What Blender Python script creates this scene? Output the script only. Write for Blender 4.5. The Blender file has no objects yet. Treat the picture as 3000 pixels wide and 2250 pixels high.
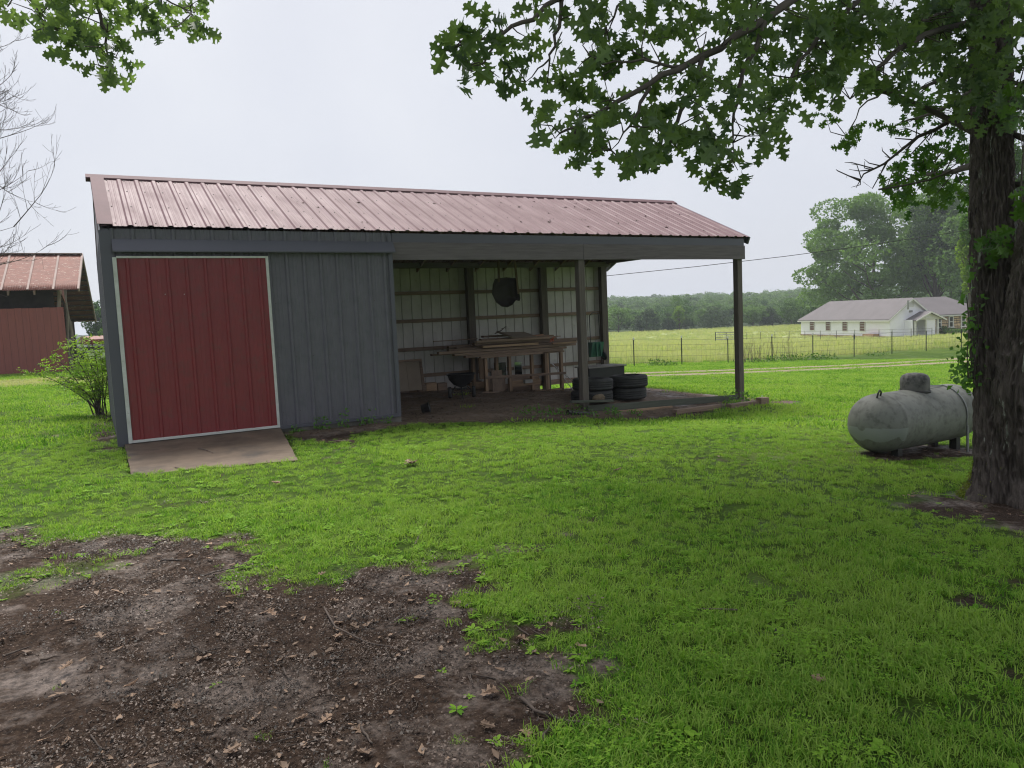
import bpy, bmesh, math, random
import numpy as np
from mathutils import Vector, Matrix, Euler

SC = bpy.context.scene
COL = SC.collection
rad = math.radians
RNG = np.random.default_rng(7)
random.seed(7)

# ------------------------------------------------------------------ camera
CAM = np.array([0.0, 0.0, 1.65])
CR = np.array([0.87246187, -0.48669377, -0.04403927])     # camera right
CU = np.array([0.08142322, 0.0559176, 0.99510978])        # camera up
CF = np.array([0.48185116, 0.87178117, -0.08841415])      # camera forward
FOC = 2211.63
cam = bpy.data.cameras.new('camera')
cam.sensor_fit = 'HORIZONTAL'; cam.sensor_width = 36.0; cam.lens = 36.0 * FOC / 3000.0
cam.clip_start = 0.05; cam.clip_end = 6000.0
camo = bpy.data.objects.new('camera', cam); COL.objects.link(camo)
mw = Matrix.Identity(4)
for i in range(3):
    mw[i][0] = CR[i]; mw[i][1] = CU[i]; mw[i][2] = -CF[i]; mw[i][3] = CAM[i]
camo.matrix_world = mw
SC.camera = camo

# ------------------------------------------------------------------ sky, sun, exposure
SUN_EL, SUN_AZ = rad(63), rad(8)        # azimuth measured from +Y towards +X
world = bpy.data.worlds.new('World'); SC.world = world; world.use_nodes = True
wn = world.node_tree; wn.nodes.clear()
def wnode(t, **kw):
    n = wn.nodes.new(t)
    for k, v in kw.items(): setattr(n, k, v)
    return n
w_out = wnode('ShaderNodeOutputWorld')
w_sky = wnode('ShaderNodeTexSky', sky_type='NISHITA', sun_disc=False, sun_elevation=SUN_EL,
              sun_rotation=SUN_AZ, air_density=1.0, dust_density=4.0)
w_b1 = wnode('ShaderNodeBackground'); w_b1.inputs[1].default_value = 0.05
w_b2 = wnode('ShaderNodeBackground'); w_b2.inputs[1].default_value = 0.262
w_tc = wnode('ShaderNodeTexCoord')
w_nz = wnode('ShaderNodeTexNoise'); w_nz.inputs['Scale'].default_value = 1.6; w_nz.inputs['Detail'].default_value = 5.0
w_rp = wnode('ShaderNodeValToRGB')
w_rp.color_ramp.elements[0].position = 0.30; w_rp.color_ramp.elements[0].color = (0.71, 0.745, 0.855, 1)
w_rp.color_ramp.elements[1].position = 0.70; w_rp.color_ramp.elements[1].color = (0.91, 0.93, 0.985, 1)
w_mx = wnode('ShaderNodeMixShader'); w_mx.inputs[0].default_value = 0.92
L = wn.links.new
L(w_sky.outputs[0], w_b1.inputs[0]); L(w_tc.outputs['Generated'], w_nz.inputs['Vector'])
L(w_nz.outputs['Fac'], w_rp.inputs[0]); L(w_rp.outputs[0], w_b2.inputs[0])
L(w_b1.outputs[0], w_mx.inputs[1]); L(w_b2.outputs[0], w_mx.inputs[2]); L(w_mx.outputs[0], w_out.inputs[0])

sun = bpy.data.lights.new('sun', 'SUN'); sun.energy = 1.5; sun.angle = rad(22); sun.color = (1.0, 0.96, 0.90)
suno = bpy.data.objects.new('sun', sun); COL.objects.link(suno)
sd = Vector((math.sin(SUN_AZ) * math.cos(SUN_EL), math.cos(SUN_AZ) * math.cos(SUN_EL), math.sin(SUN_EL)))
suno.rotation_euler = sd.to_track_quat('Z', 'Y').to_euler(); suno.location = (0, 20, 40)

SC.view_settings.view_transform = 'Standard'; SC.view_settings.look = 'None'
SC.view_settings.exposure = 1.80; SC.view_settings.gamma = 1.0; SC.view_settings.use_curve_mapping = False
SC.render.engine = 'CYCLES'
SC.cycles.max_bounces = 8; SC.cycles.diffuse_bounces = 4; SC.cycles.transmission_bounces = 4
SC.cycles.transparent_max_bounces = 8; SC.cycles.volume_bounces = 0
SC.cycles.use_denoising = True; SC.cycles.filter_width = 1.15; SC.cycles.adaptive_threshold = 0.008

# ------------------------------------------------------------------ layout helpers (photo pixel -> place at a known depth)
def ray(u, v): return CF + CR * (u - 1500) / FOC - CU * (v - 1125) / FOC
def atY(u, v, Y): r = ray(u, v); return CAM + r * (Y / r[1])
def atD(u, v, D): return CAM + ray(u, v) * D
def atZ(u, v, Z): r = ray(u, v); return CAM + r * ((Z - CAM[2]) / r[2])
def to_px(P):
    q = np.asarray(P) - CAM; z = q @ CF
    return 1500 + FOC * (q @ CR) / z, 1125 - FOC * (q @ CU) / z, z

# ------------------------------------------------------------------ noise
_perm = np.random.default_rng(3).permutation(512)
_val = np.random.default_rng(4).random(512)
def vnoise(x, y):
    x = np.asarray(x, float); y = np.asarray(y, float)
    xi = np.floor(x).astype(int); yi = np.floor(y).astype(int); fx = x - xi; fy = y - yi
    fx = fx * fx * (3 - 2 * fx); fy = fy * fy * (3 - 2 * fy)
    h = lambda a, b: _val[_perm[(_perm[a & 511] + b) & 511]]
    return (h(xi, yi) * (1 - fx) + h(xi + 1, yi) * fx) * (1 - fy) + (h(xi, yi + 1) * (1 - fx) + h(xi + 1, yi + 1) * fx) * fy
def fbm(x, y, o=4):
    s = 0; a = .5; t = 0
    for i in range(o):
        s = s + a * vnoise(x * 2 ** i + 17.3 * i, y * 2 ** i - 9.1 * i); t += a; a *= .5
    return s / t
def sstep(a, b, x): t = np.clip((np.asarray(x, float) - a) / (b - a), 0, 1); return t * t * (3 - 2 * t)

# ------------------------------------------------------------------ terrain height (thin plate through measured spots)
def _pt(p, z=None): return (p[0], p[1], p[2] if z is None else z)
HOUSE_A = atD(2347, 985, 112.0); HOUSE_B = atD(2607, 989, 93.0)
_cp = [(0,0,0),(-3,0,.03),(3,0,-.02),(0,3,0),(-3,4,.05),(3,3,-.03),(1.5,5,0),(0,7,.03),(3,7,-.02),(-4,10,.1),(-2,-6,.05),(6,-4,-.1),
  (.24,11.9,.04),(2.5,11.6,.0),(4.47,11.8,-.03),(6.2,11.7,-.14),(8.2,11.65,-.3),(9.5,11.65,-.41),(10.8,11.65,-.43),(12.4,11.8,-.41),(6,9.5,-.1),(9,9.5,-.3),
  (6.5,6,-.15),(9.3,6,-.33),(7.3,3.9,-.26),(5,3,-.1),(12,6,-.42),(5,12.6,-.05),(8.3,12.35,-.17),(10,12.4,-.24),(12.2,12.5,-.34),(12.9,13.5,-.40),
  (5,14.5,-.04),(7,14.5,-.06),(8,15.7,-.06),(10.1,15.7,-.24),(12.4,16,-.33),(5,17,-.03),(8,17,-.06),(11,17.6,-.36),(13.5,17,-.45),
  (0,18,.1),(-1,25,.25),(-1.5,33,.34),(-8,33,.4),(0,43,.45),(-6,20,.2),(-12,12,.2),
  (21.7,27.3,-.85),(30,27.3,-1.2),(38,27.3,-1.4),(46.5,27.3,-1.5),(16,20,-.6),(20,12,-.75),(30,15,-1.1),(14,2,-.5),(10,-6,-.3),(-10,-5,.2),
  (HOUSE_A[0]-3,HOUSE_A[1]-2,-3.05),(HOUSE_B[0]-2,HOUSE_B[1]-2,-2.95),(HOUSE_B[0]+9,HOUSE_B[1]-6,-2.85),(60,45,-2.1),(70,30,-2.2),
  _pt(atD(1800,975,153)),_pt(atD(2200,963,150)),(0,90,.2),(-40,60,.6),(-60,0,.6),(0,-60,.2),(60,-40,-1.5),(30,80,-1.0),(110,60,-3.0)]
_cx = np.array([(p[0], p[1]) for p in _cp]); _cz = np.array([p[2] for p in _cp])
def _U(r2): return np.where(r2 > 1e-12, r2 * np.log(np.maximum(r2, 1e-12)), 0.0)
def _solve():
    n = len(_cx); d = ((_cx[:, None] - _cx[None]) ** 2).sum(-1)
    K = _U(d) + np.eye(n) * 0.002; P = np.c_[np.ones(n), _cx]
    A = np.zeros((n + 3, n + 3)); A[:n, :n] = K; A[:n, n:] = P; A[n:, :n] = P.T
    return np.linalg.solve(A, np.r_[_cz, 0, 0, 0])
_tw = _solve()
def terrain(x, y):
    x = np.asarray(x, float); y = np.asarray(y, float); sh = np.broadcast(x, y).shape
    x = np.broadcast_to(x, sh).ravel(); y = np.broadcast_to(y, sh).ravel()
    z = np.empty(len(x))
    for i in range(0, len(x), 40000):
        xx = x[i:i+40000]; yy = y[i:i+40000]
        d = (xx[:, None] - _cx[None, :, 0]) ** 2 + (yy[:, None] - _cx[None, :, 1]) ** 2
        z[i:i+40000] = _U(d) @ _tw[:-3] + _tw[-3] + _tw[-2] * xx + _tw[-1] * yy
    D = np.hypot(x, y)
    far = np.interp(D, [130, 170, 220, 300, 450, 650, 1200, 3000], [-2.6, -2.7, -2.4, -1.3, 1.0, 2.5, 0, -6])
    far = np.where(x < -y * .1, .3, far)
    k = sstep(120, 180, D)
    return ((z * (1 - k)) + far * k).reshape(sh)
def tz(x, y): return float(terrain(np.array([x]), np.array([y]))[0])

# ------------------------------------------------------------------ mesh helpers
def np_mesh(name, V, loops, sizes, smooth=False):
    me = bpy.data.meshes.new(name); V = np.asarray(V, np.float32)
    loops = np.asarray(loops, np.int32); sizes = np.asarray(sizes, np.int32)
    me.vertices.add(len(V)); me.vertices.foreach_set('co', V.ravel())
    me.loops.add(len(loops)); me.loops.foreach_set('vertex_index', loops)
    me.polygons.add(len(sizes)); st = np.zeros(len(sizes), np.int32); st[1:] = np.cumsum(sizes)[:-1]
    me.polygons.foreach_set('loop_start', st)
    me.update(calc_edges=True)
    if smooth: me.polygons.foreach_set('use_smooth', np.ones(len(sizes), bool))
    me.validate(verbose=False)
    return me
def attr(me, name, vals):
    a = me.attributes.new(name, 'FLOAT', 'POINT'); a.data.foreach_set('value', np.asarray(vals, np.float32))

class MB:
    """collects boxes, bars, tubes and sheets into ONE mesh"""
    def __init__(s): s.v = []; s.f = []; s.sm = []
    def add(s, v, f, smooth=False):
        b = len(s.v); s.v += [tuple(map(float, p)) for p in v]; s.f += [tuple(i + b for i in q) for q in f]; s.sm += [smooth] * len(f); return s
    def box(s, lo, hi, M=None, taper=None):
        x0, y0, z0 = lo; x1, y1, z1 = hi
        v = [(x0,y0,z0),(x1,y0,z0),(x1,y1,z0),(x0,y1,z0),(x0,y0,z1),(x1,y0,z1),(x1,y1,z1),(x0,y1,z1)]
        if taper:
            cx, cy = (x0+x1)/2, (y0+y1)/2
            v = v[:4] + [(cx+(p[0]-cx)*taper, cy+(p[1]-cy)*taper, p[2]) for p in v[4:]]
        if M is not None: v = [tuple(M @ Vector(p)) for p in v]
        return s.add(v, [(0,3,2,1),(4,5,6,7),(0,1,5,4),(1,2,6,5),(2,3,7,6),(3,0,4,7)])
    def bar(s, a, b, w, h, up=(0,0,1)):
        a = Vector(a); b = Vector(b); d = b - a; l = d.length; d.normalize()
        u = Vector(up); sd_ = d.cross(u)
        if sd_.length < 1e-5: sd_ = d.cross(Vector((1,0,0)))
        sd_.normalize(); u = sd_.cross(d)
        v = [a + sd_*(i*w/2) + u*(j*h/2) + d*(k*l) for k in (0,1) for i,j in ((-1,-1),(1,-1),(1,1),(-1,1))]
        return s.add(v, [(0,1,2,3),(7,6,5,4),(0,4,5,1),(1,5,6,2),(2,6,7,3),(3,7,4,0)])
    def tube(s, pts, r, n=8, caps=True, smooth=True):
        pts = [Vector(p) for p in pts]; k = len(pts); rs = r if hasattr(r, '__len__') else [r] * k
        V = []; F = []; prev = None
        for i, p in enumerate(pts):
            d = (pts[min(i+1,k-1)] - pts[max(i-1,0)]).normalized()
            if prev is None:
                a = d.cross(Vector((0,0,1)));
                if a.length < 1e-3: a = d.cross(Vector((1,0,0)))
            else: a = prev - d * prev.dot(d)
            a.normalize(); prev = a; b = d.cross(a)
            V += [p + (a*math.cos(2*math.pi*j/n) + b*math.sin(2*math.pi*j/n)) * rs[i] for j in range(n)]
        for i in range(k-1):
            F += [(i*n+j, i*n+(j+1)%n, (i+1)*n+(j+1)%n, (i+1)*n+j) for j in range(n)]
        s.add(V, F, smooth)
        if caps: s.add(V[:n], [tuple(range(n))[::-1]]); s.add(V[-n:], [tuple(range(n))])
        return s
    def lathe(s, prof, n=32, M=None, smooth=True, close=False):
        V = []; F = []; k = len(prof)
        for (r, z) in prof: V += [(r*math.cos(2*math.pi*j/n), r*math.sin(2*math.pi*j/n), z) for j in range(n)]
        if M is not None: V = [tuple(M @ Vector(p)) for p in V]
        for i in range(k - (0 if close else 1)):
            i2 = (i+1) % k
            F += [(i*n+j, i*n+(j+1)%n, i2*n+(j+1)%n, i2*n+j) for j in range(n)]
        return s.add(V, F, smooth)
    def prism(s, poly, a, b, axis='X'):
        """polygon in the other two axes extruded from a to b"""
        def mk(p, t): return {'X': (t, p[0], p[1]), 'Y': (p[0], t, p[1]), 'Z': (p[0], p[1], t)}[axis]
        n = len(poly); V = [mk(p, a) for p in poly] + [mk(p, b) for p in poly]
        F = [tuple(range(n))[::-1], tuple(range(n, 2*n))] + [(i, (i+1)%n, n+(i+1)%n, n+i) for i in range(n)]
        return s.add(V, F)
    def mesh(s, name):
        me = bpy.data.meshes.new(name); me.from_pydata(s.v, [], s.f); me.update()
        me.polygons.foreach_set('use_smooth', s.sm)
        bm = bmesh.new(); bm.from_mesh(me); bmesh.ops.recalc_face_normals(bm, faces=bm.faces); bm.to_mesh(me); bm.free()
        return me
    def build(s, name, mat, parent=None, bev=0, **kw):
        o = link(name, s.mesh(name), mat, parent, **kw)
        if bev:
            m = o.modifiers.new('bevel', 'BEVEL'); m.width = bev; m.segments = 2; m.limit_method = 'ANGLE'; m.angle_limit = rad(40)
        return o

def link(name, me, mat=None, parent=None, label=None, cat=None, group=None, kind=None):
    o = bpy.data.objects.new(name, me); COL.objects.link(o)
    if mat is not None and me is not None and not me.materials: me.materials.append(mat)
    if parent is not None: o.parent = parent
    return tag(o, label, cat, group, kind)
def tag(o, label=None, cat=None, group=None, kind=None):
    if label: o['label'] = label
    if cat: o['category'] = cat
    if group: o['group'] = group
    if kind: o['kind'] = kind
    return o
def empty(name, loc=(0,0,0), rz=0, **kw):
    o = bpy.data.objects.new(name, None); COL.objects.link(o); o.location = loc; o.rotation_euler = (0,0,rz); o.empty_display_size = .2
    return tag(o, **kw)

# ------------------------------------------------------------------ materials
def mat(name, c1, c2=None, rough=.8, scale=4.0, detail=5, stretch=(1,1,1), bump=0.0, bscale=40.0, metal=0.0, spec=.5,
        trans=0.0, attrv=None, coords='Object', c3=None, s3=1.0, p3=(.55,.7), rrange=None, bdist=.02, objrand=0.0, bstretch=None):
    m = bpy.data.materials.new(name); m.use_nodes = True; nt = m.node_tree; nt.nodes.clear(); N = nt.nodes.new; K = nt.links.new
    out = N('ShaderNodeOutputMaterial'); b = N('ShaderNodeBsdfPrincipled')
    b.inputs['Metallic'].default_value = metal; b.inputs['Roughness'].default_value = rough; b.inputs['Specular IOR Level'].default_value = spec
    tc = N('ShaderNodeTexCoord'); mp = N('ShaderNodeMapping'); mp.inputs['Scale'].default_value = stretch
    K(tc.outputs[coords] if coords != 'World' else N('ShaderNodeNewGeometry').outputs['Position'], mp.inputs[0])
    if c2 is None: c2 = tuple(x * .72 for x in c1)
    mx = N('ShaderNodeMix'); mx.data_type = 'RGBA'; mx.inputs['A'].default_value = (*c1, 1); mx.inputs['B'].default_value = (*c2, 1)
    if attrv:
        at = N('ShaderNodeAttribute'); at.attribute_name = attrv; K(at.outputs['Fac'], mx.inputs['Factor'])
    else:
        nz = N('ShaderNodeTexNoise'); nz.inputs['Scale'].default_value = scale; nz.inputs['Detail'].default_value = detail; nz.inputs['Roughness'].default_value = .6
        K(mp.outputs[0], nz.inputs['Vector']); rp = N('ShaderNodeMapRange'); rp.inputs[1].default_value = .32; rp.inputs[2].default_value = .68
        K(nz.outputs['Fac'], rp.inputs[0]); K(rp.outputs[0], mx.inputs['Factor'])
        if rrange:
            rr_ = N('ShaderNodeMapRange'); rr_.inputs[1].default_value = .3; rr_.inputs[2].default_value = .7; rr_.inputs[3].default_value = rrange[0]; rr_.inputs[4].default_value = rrange[1]
            K(nz.outputs['Fac'], rr_.inputs[0]); K(rr_.outputs[0], b.inputs['Roughness'])
    colr = mx.outputs['Result']
    if c3 is not None:
        n3 = N('ShaderNodeTexNoise'); n3.inputs['Scale'].default_value = s3; n3.inputs['Detail'].default_value = 6; n3.inputs['Roughness'].default_value = .65
        K(mp.outputs[0], n3.inputs['Vector']); r3 = N('ShaderNodeMapRange'); r3.inputs[1].default_value = p3[0]; r3.inputs[2].default_value = p3[1]
        K(n3.outputs['Fac'], r3.inputs[0]); m3 = N('ShaderNodeMix'); m3.data_type = 'RGBA'; m3.inputs['B'].default_value = (*c3, 1)
        K(r3.outputs[0], m3.inputs['Factor']); K(colr, m3.inputs['A']); colr = m3.outputs['Result']
    if objrand:
        oi = N('ShaderNodeObjectInfo'); hs = N('ShaderNodeHueSaturation'); r4 = N('ShaderNodeMapRange')
        r4.inputs[3].default_value = 1 - objrand; r4.inputs[4].default_value = 1 + objrand
        K(oi.outputs['Random'], r4.inputs[0]); K(r4.outputs[0], hs.inputs['Value']); K(colr, hs.inputs['Color']); colr = hs.outputs['Color']
    K(colr, b.inputs['Base Color'])
    if bump:
        bz = N('ShaderNodeTexNoise'); bz.inputs['Scale'].default_value = bscale; bz.inputs['Detail'].default_value = 5; bz.inputs['Roughness'].default_value = .65
        if bstretch:
            mp2 = N('ShaderNodeMapping'); mp2.inputs['Scale'].default_value = bstretch; K(tc.outputs['Object'], mp2.inputs[0]); K(mp2.outputs[0], bz.inputs['Vector'])
        else: K(mp.outputs[0], bz.inputs['Vector'])
        bp = N('ShaderNodeBump'); bp.inputs['Strength'].default_value = bump; bp.inputs['Distance'].default_value = bdist
        K(bz.outputs['Fac'], bp.inputs['Height']); K(bp.outputs[0], b.inputs['Normal'])
    if trans:
        tr = N('ShaderNodeBsdfTranslucent'); ms = N('ShaderNodeMixShader'); ms.inputs[0].default_value = trans
        tcol = N('ShaderNodeMix'); tcol.data_type = 'RGBA'; tcol.blend_type = 'MULTIPLY'; tcol.inputs['Factor'].default_value = 1; tcol.inputs['B'].default_value = (1.25, 1.35, .55, 1)
        K(colr, tcol.inputs['A']); K(tcol.outputs['Result'], tr.inputs[0]); K(b.outputs[0], ms.inputs[1]); K(tr.outputs[0], ms.inputs[2]); K(ms.outputs[0], out.inputs[0])
    else: K(b.outputs[0], out.inputs[0])
    return m

MT = {}
MT['slate'] = mat('slate_paint', (.134,.127,.156), (.115,.110,.137), rough=.45, scale=1.2, stretch=(3,3,.4), bump=.05, bscale=60, c3=(.085,.095,.11), s3=1.5, p3=(.5,.8))
MT['slate_trim'] = mat('slate_trim', (.100,.100,.128), (.088,.089,.113), rough=.4, scale=1.5, bump=.03)
MT['red_door'] = mat('red_paint', (.235,.030,.036), (.20,.027,.033), rough=.42, scale=1.5, stretch=(2,2,.3), bump=.04, bscale=50, c3=(.15,.05,.045), s3=2.2, p3=(.52,.8))
MT['white_trim'] = mat('white_trim', (.66,.67,.66), (.52,.53,.50), rough=.5, scale=7, c3=(.28,.24,.19), s3=9, p3=(.64,.8))
MT['roof'] = mat('roof_faded_red', (.195,.112,.124), (.155,.088,.098), rough=.56, spec=.25, scale=1.6, detail=7, stretch=(1.5,.6,.6), bump=.05, bscale=30, c3=(.15,.095,.095), s3=3.0, p3=(.56,.78), rrange=(.48,.68))
MT['roof_trim'] = mat('roof_trim', (.15,.085,.095), (.12,.068,.076), rough=.65, scale=2, spec=.15)
MT['roof_under'] = mat('roof_under', (.40,.40,.38), (.30,.30,.28), rough=.5, scale=2)
MT['screw'] = mat('screw', (.06,.04,.04), rough=.5)
MT['inner_white'] = mat('inner_white_metal', (.58,.56,.54), (.46,.44,.43), rough=.5, scale=1.3, stretch=(2,2,.5), c3=(.32,.29,.24), s3=2.5, p3=(.58,.8))
MT['wood'] = mat('weathered_wood', (.29,.205,.15), (.17,.12,.09), rough=.85, scale=5, stretch=(.6,9,9), bump=.35, bscale=14, objrand=.25, c3=(.06,.045,.036), s3=3, p3=(.6,.75))
MT['wood_v'] = mat('weathered_wood_upright', (.24,.17,.125), (.14,.10,.075), rough=.85, scale=5, stretch=(9,9,.6), bump=.35, bscale=14, objrand=.25, c3=(.05,.04,.034), s3=3, p3=(.6,.75))
MT['wood_pale'] = mat('pale_lumber', (.40,.27,.17), (.27,.18,.115), rough=.8, scale=5, stretch=(.6,9,9), bump=.3, bscale=14, objrand=.3)
MT['wood_pale_v'] = mat('pale_lumber_upright', (.36,.245,.16), (.24,.16,.105), rough=.8, scale=5, stretch=(9,9,.6), bump=.3, bscale=14, objrand=.3)
MT['beam'] = mat('grey_beam_wood', (.175,.150,.160), (.115,.10,.107), rough=.85, scale=4, stretch=(.5,8,8), bump=.35, bscale=10, c3=(.055,.045,.042), s3=2.2, p3=(.62,.72))
MT['post'] = mat('grey_post_wood', (.16,.135,.118), (.095,.08,.072), rough=.88, scale=4, stretch=(9,9,.5), bump=.4, bscale=10, c3=(.05,.04,.036), s3=2.5, p3=(.6,.72))
MT['green_wood'] = mat('treated_timber', (.11,.12,.095), (.07,.075,.06), rough=.88, scale=4, stretch=(.5,8,8), bump=.3, bscale=10)
MT['concrete'] = mat('ramp_concrete', (.175,.130,.095), (.105,.080,.060), rough=.75, spec=.25, scale=2.2, detail=8, bump=.2, bscale=60, bdist=.006, c3=(.055,.05,.045), s3=1.4, p3=(.55,.72), rrange=(.5,.85))
MT['block'] = mat('foundation', (.20,.19,.17), (.12,.115,.10), rough=.9, scale=6, bump=.4, bscale=40)
MT['black'] = mat('black_plastic', (.018,.019,.021), (.012,.012,.013), rough=.45, scale=8)
MT['rubber'] = mat('tyre_rubber', (.030,.031,.032), (.018,.018,.019), rough=.75, scale=6, bump=.2, bscale=60, c3=(.05,.048,.044), s3=5, p3=(.5,.8))
MT['dark_metal'] = mat('dark_metal', (.035,.033,.032), (.02,.019,.018), rough=.5, scale=6, c3=(.06,.035,.022), s3=6, p3=(.55,.75))
MT['lid'] = mat('grey_board', (.23,.22,.20), (.17,.16,.145), rough=.6, scale=4)
MT['green_paint'] = mat('green_paint', (.03,.14,.10), (.02,.10,.075), rough=.5, scale=5, c3=(.05,.05,.04), s3=6, p3=(.6,.8))
MT['tan_board'] = mat('tan_board', (.30,.245,.19), (.23,.19,.15), rough=.85, scale=3, objrand=.12)
MT['glass'] = mat('leaning_glass', (.35,.40,.38), (.30,.35,.33), rough=.06, metal=1.0, scale=2)
MT['white'] = mat('white_plastic', (.62,.62,.60), (.5,.5,.48), rough=.5, scale=6)
MT['rock'] = mat('tan_rock', (.22,.165,.11), (.13,.10,.07), rough=.95, scale=5, bump=.6, bscale=20)
MT['tpost'] = mat('green_post_paint', (.035,.055,.045), (.025,.035,.03), rough=.6, scale=8)
MT['wire'] = mat('fence_wire', (.10,.095,.09), (.06,.05,.045), rough=.6, metal=.5, scale=3)
MT['gate'] = mat('gate_galvanised', (.30,.31,.31), (.22,.22,.21), rough=.5, metal=.4, scale=3)
# ================================================================== ground
def poly_sd(x, y, poly):
    x = np.asarray(x, float); y = np.asarray(y, float); d = np.full(x.shape, 1e9); ins = np.zeros(x.shape, bool)
    n = len(poly)
    for i in range(n):
        ax, ay = poly[i]; bx, by = poly[(i+1) % n]; ex, ey = bx-ax, by-ay
        t = np.clip(((x-ax)*ex + (y-ay)*ey) / (ex*ex+ey*ey), 0, 1)
        d = np.minimum(d, np.hypot(x-ax-t*ex, y-ay-t*ey))
        c = ((ay > y) != (by > y)) & (x < (bx-ax)*(y-ay)/((by-ay) if abs(by-ay) > 1e-9 else 1e-9) + ax); ins ^= c
    return np.where(ins, d, -d)
MUD = [tuple(atZ(u, v, 0)[:2]) for u, v in [(-900,1585),(0,1600),(350,1592),(640,1600),(760,1640),(960,1675),(1150,1660),(1262,1690),(1265,1790),(1480,1860),(1580,1960),(1620,2110),(1580,2250),(1500,2600),(-900,2600)]]
STRIP = [(2.6,11.0),(2.9,10.6),(3.6,11.35),(4.6,11.6),(6.0,11.35),(7.4,11.2),(8.2,11.35),(10.5,11.35),(11.5,11.7),(12.5,11.95),(12.6,13.2),(12.3,17.4),(4.3,17.4),(4.3,12.1),(2.4,12.1)]
GP = atZ(70, 1700, 0)
def soil(x, y):
    n1 = fbm(x*1.7, y*1.7, 4) - .5; n2 = fbm(x*6+5, y*6, 3) - .5
    s = sstep(-.34, .30, poly_sd(x, y, MUD) + n1*1.3 + n2*.8)
    s = s*(1-.6*sstep(1.0, .35, np.hypot((x-GP[0])/.75, (y-GP[1])/.55) + n1*.9))
    s = np.maximum(s, sstep(-.15, .2, poly_sd(x, y, STRIP) + n1*.7 + n2*.4))
    s = np.maximum(s, .95*sstep(1.15, .25, np.hypot((x-6.75)/1.15, (y-3.62)/.85) + n1*1.3 + n2*.6))
    s = np.maximum(s, .95*sstep(1.1, .6, np.hypot((x-9.4)/1.25, (y-5.95)/.55) + n1*.9))
    s = np.maximum(s, .8*sstep(.3, .0, np.abs(x-.05) + n1*.5) * (y > 11.8) * (y < 17.4))
    s = np.maximum(s, .7*sstep(.28, .40, n1 + n2*.4))
    s = np.maximum(s, .8*sstep(.85, .3, np.hypot((x-12.9)/.9, (y-11.5)/.45) + n1))
    return np.clip(s, 0, 1)
RAMP_TL, RAMP_TR, RAMP_BR, RAMP_BL = (.30,12.02), (2.47,12.02), (2.13,9.45), (.28,9.72)
RAMP = [RAMP_TL, RAMP_TR, RAMP_BR, RAMP_BL]
def on_ground(u, v):
    P_ = atZ(u, v, -.5)
    for _ in range(12): P_ = .5*P_ + .5*atZ(u, v, tz(P_[0], P_[1]))
    return P_
TRACK_A = on_ground(1700,1104); TRACK_B = on_ground(2815,1056)
def track_d(x, y):
    ex, ey = TRACK_B[0]-TRACK_A[0], TRACK_B[1]-TRACK_A[1]; l = math.hypot(ex, ey)
    return ((x-TRACK_A[0])*(-ey) + (y-TRACK_A[1])*ex) / l

def axis(parts, grow, far):
    """list of (start, end, step) then geometric growth to +-far"""
    a = [];
    for s, e, st in parts: a += list(np.arange(s, e, st))
    a.append(parts[-1][1]); st = parts[-1][2]
    while a[-1] < far: st *= grow; a.append(a[-1] + st)
    lo = a[0]; st = parts[0][2]; b = []
    while lo > -far: st *= grow; lo -= st; b.append(lo)
    return np.array(b[::-1] + a)
gx = axis([(-8,-2.2,.14),(-2.2,4.6,.045),(4.6,16,.12)], 1.14, 2500)
gy = axis([(.8,1.8,.14),(1.8,6.2,.045),(6.2,20,.12)], 1.14, 2500)
X, Y = np.meshgrid(gx, gy, indexing='xy'); Z = terrain(X, Y)
SO = np.where((np.abs(X) < 30) & (np.abs(Y) < 40), soil(X, Y), 0.0)
near = sstep(16, 10, np.hypot(X-2, Y-6))
Z = Z + near * (fbm(X*2.2, Y*2.2, 3)-.5)*.045 + near*SO*((fbm(X*9, Y*9, 3)-.5)*.035)
Z = Z - .006*near
inr = poly_sd(X, Y, RAMP) > -.02
Z = np.where(inr, np.minimum(Z, -.06), Z)
nx, ny = len(gx), len(gy)
ii, jj = np.meshgrid(np.arange(nx-1), np.arange(ny-1), indexing='xy'); b0 = (jj*nx + ii).ravel()
quads = np.stack([b0, b0+1, b0+nx+1, b0+nx], 1)
gme = np_mesh('ground', np.stack([X.ravel(), Y.ravel(), Z.ravel()], 1), quads.ravel(), np.full(len(quads), 4), True)
attr(gme, 'soil', SO.ravel()); attr(gme, 'floor', (sstep(11.0, 12.3, Y + (fbm(X*2, Y*2)-.5)*.8)*(X > 2.4)*(X < 13.5)*(Y < 18)).ravel())
FIELD = sstep(27.6, 33.5, Y + (fbm(X*.8, Y*.8)-.5)*1.5) * sstep(14, 20, X)
attr(gme, 'field', FIELD.ravel())
def dry_at(x, y): return sstep(1.1, .55, np.hypot((x+3.5)/5.5, (y-27.5)/2.4) + (fbm(x*.9, y*.9)-.5)*.8)
attr(gme, 'dry', (.85*dry_at(X, Y)).ravel()); attr(gme, 'woods', sstep(150, 168, (np.stack([X.ravel(), Y.ravel(), Z.ravel()], 1)-CAM) @ CF))

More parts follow.
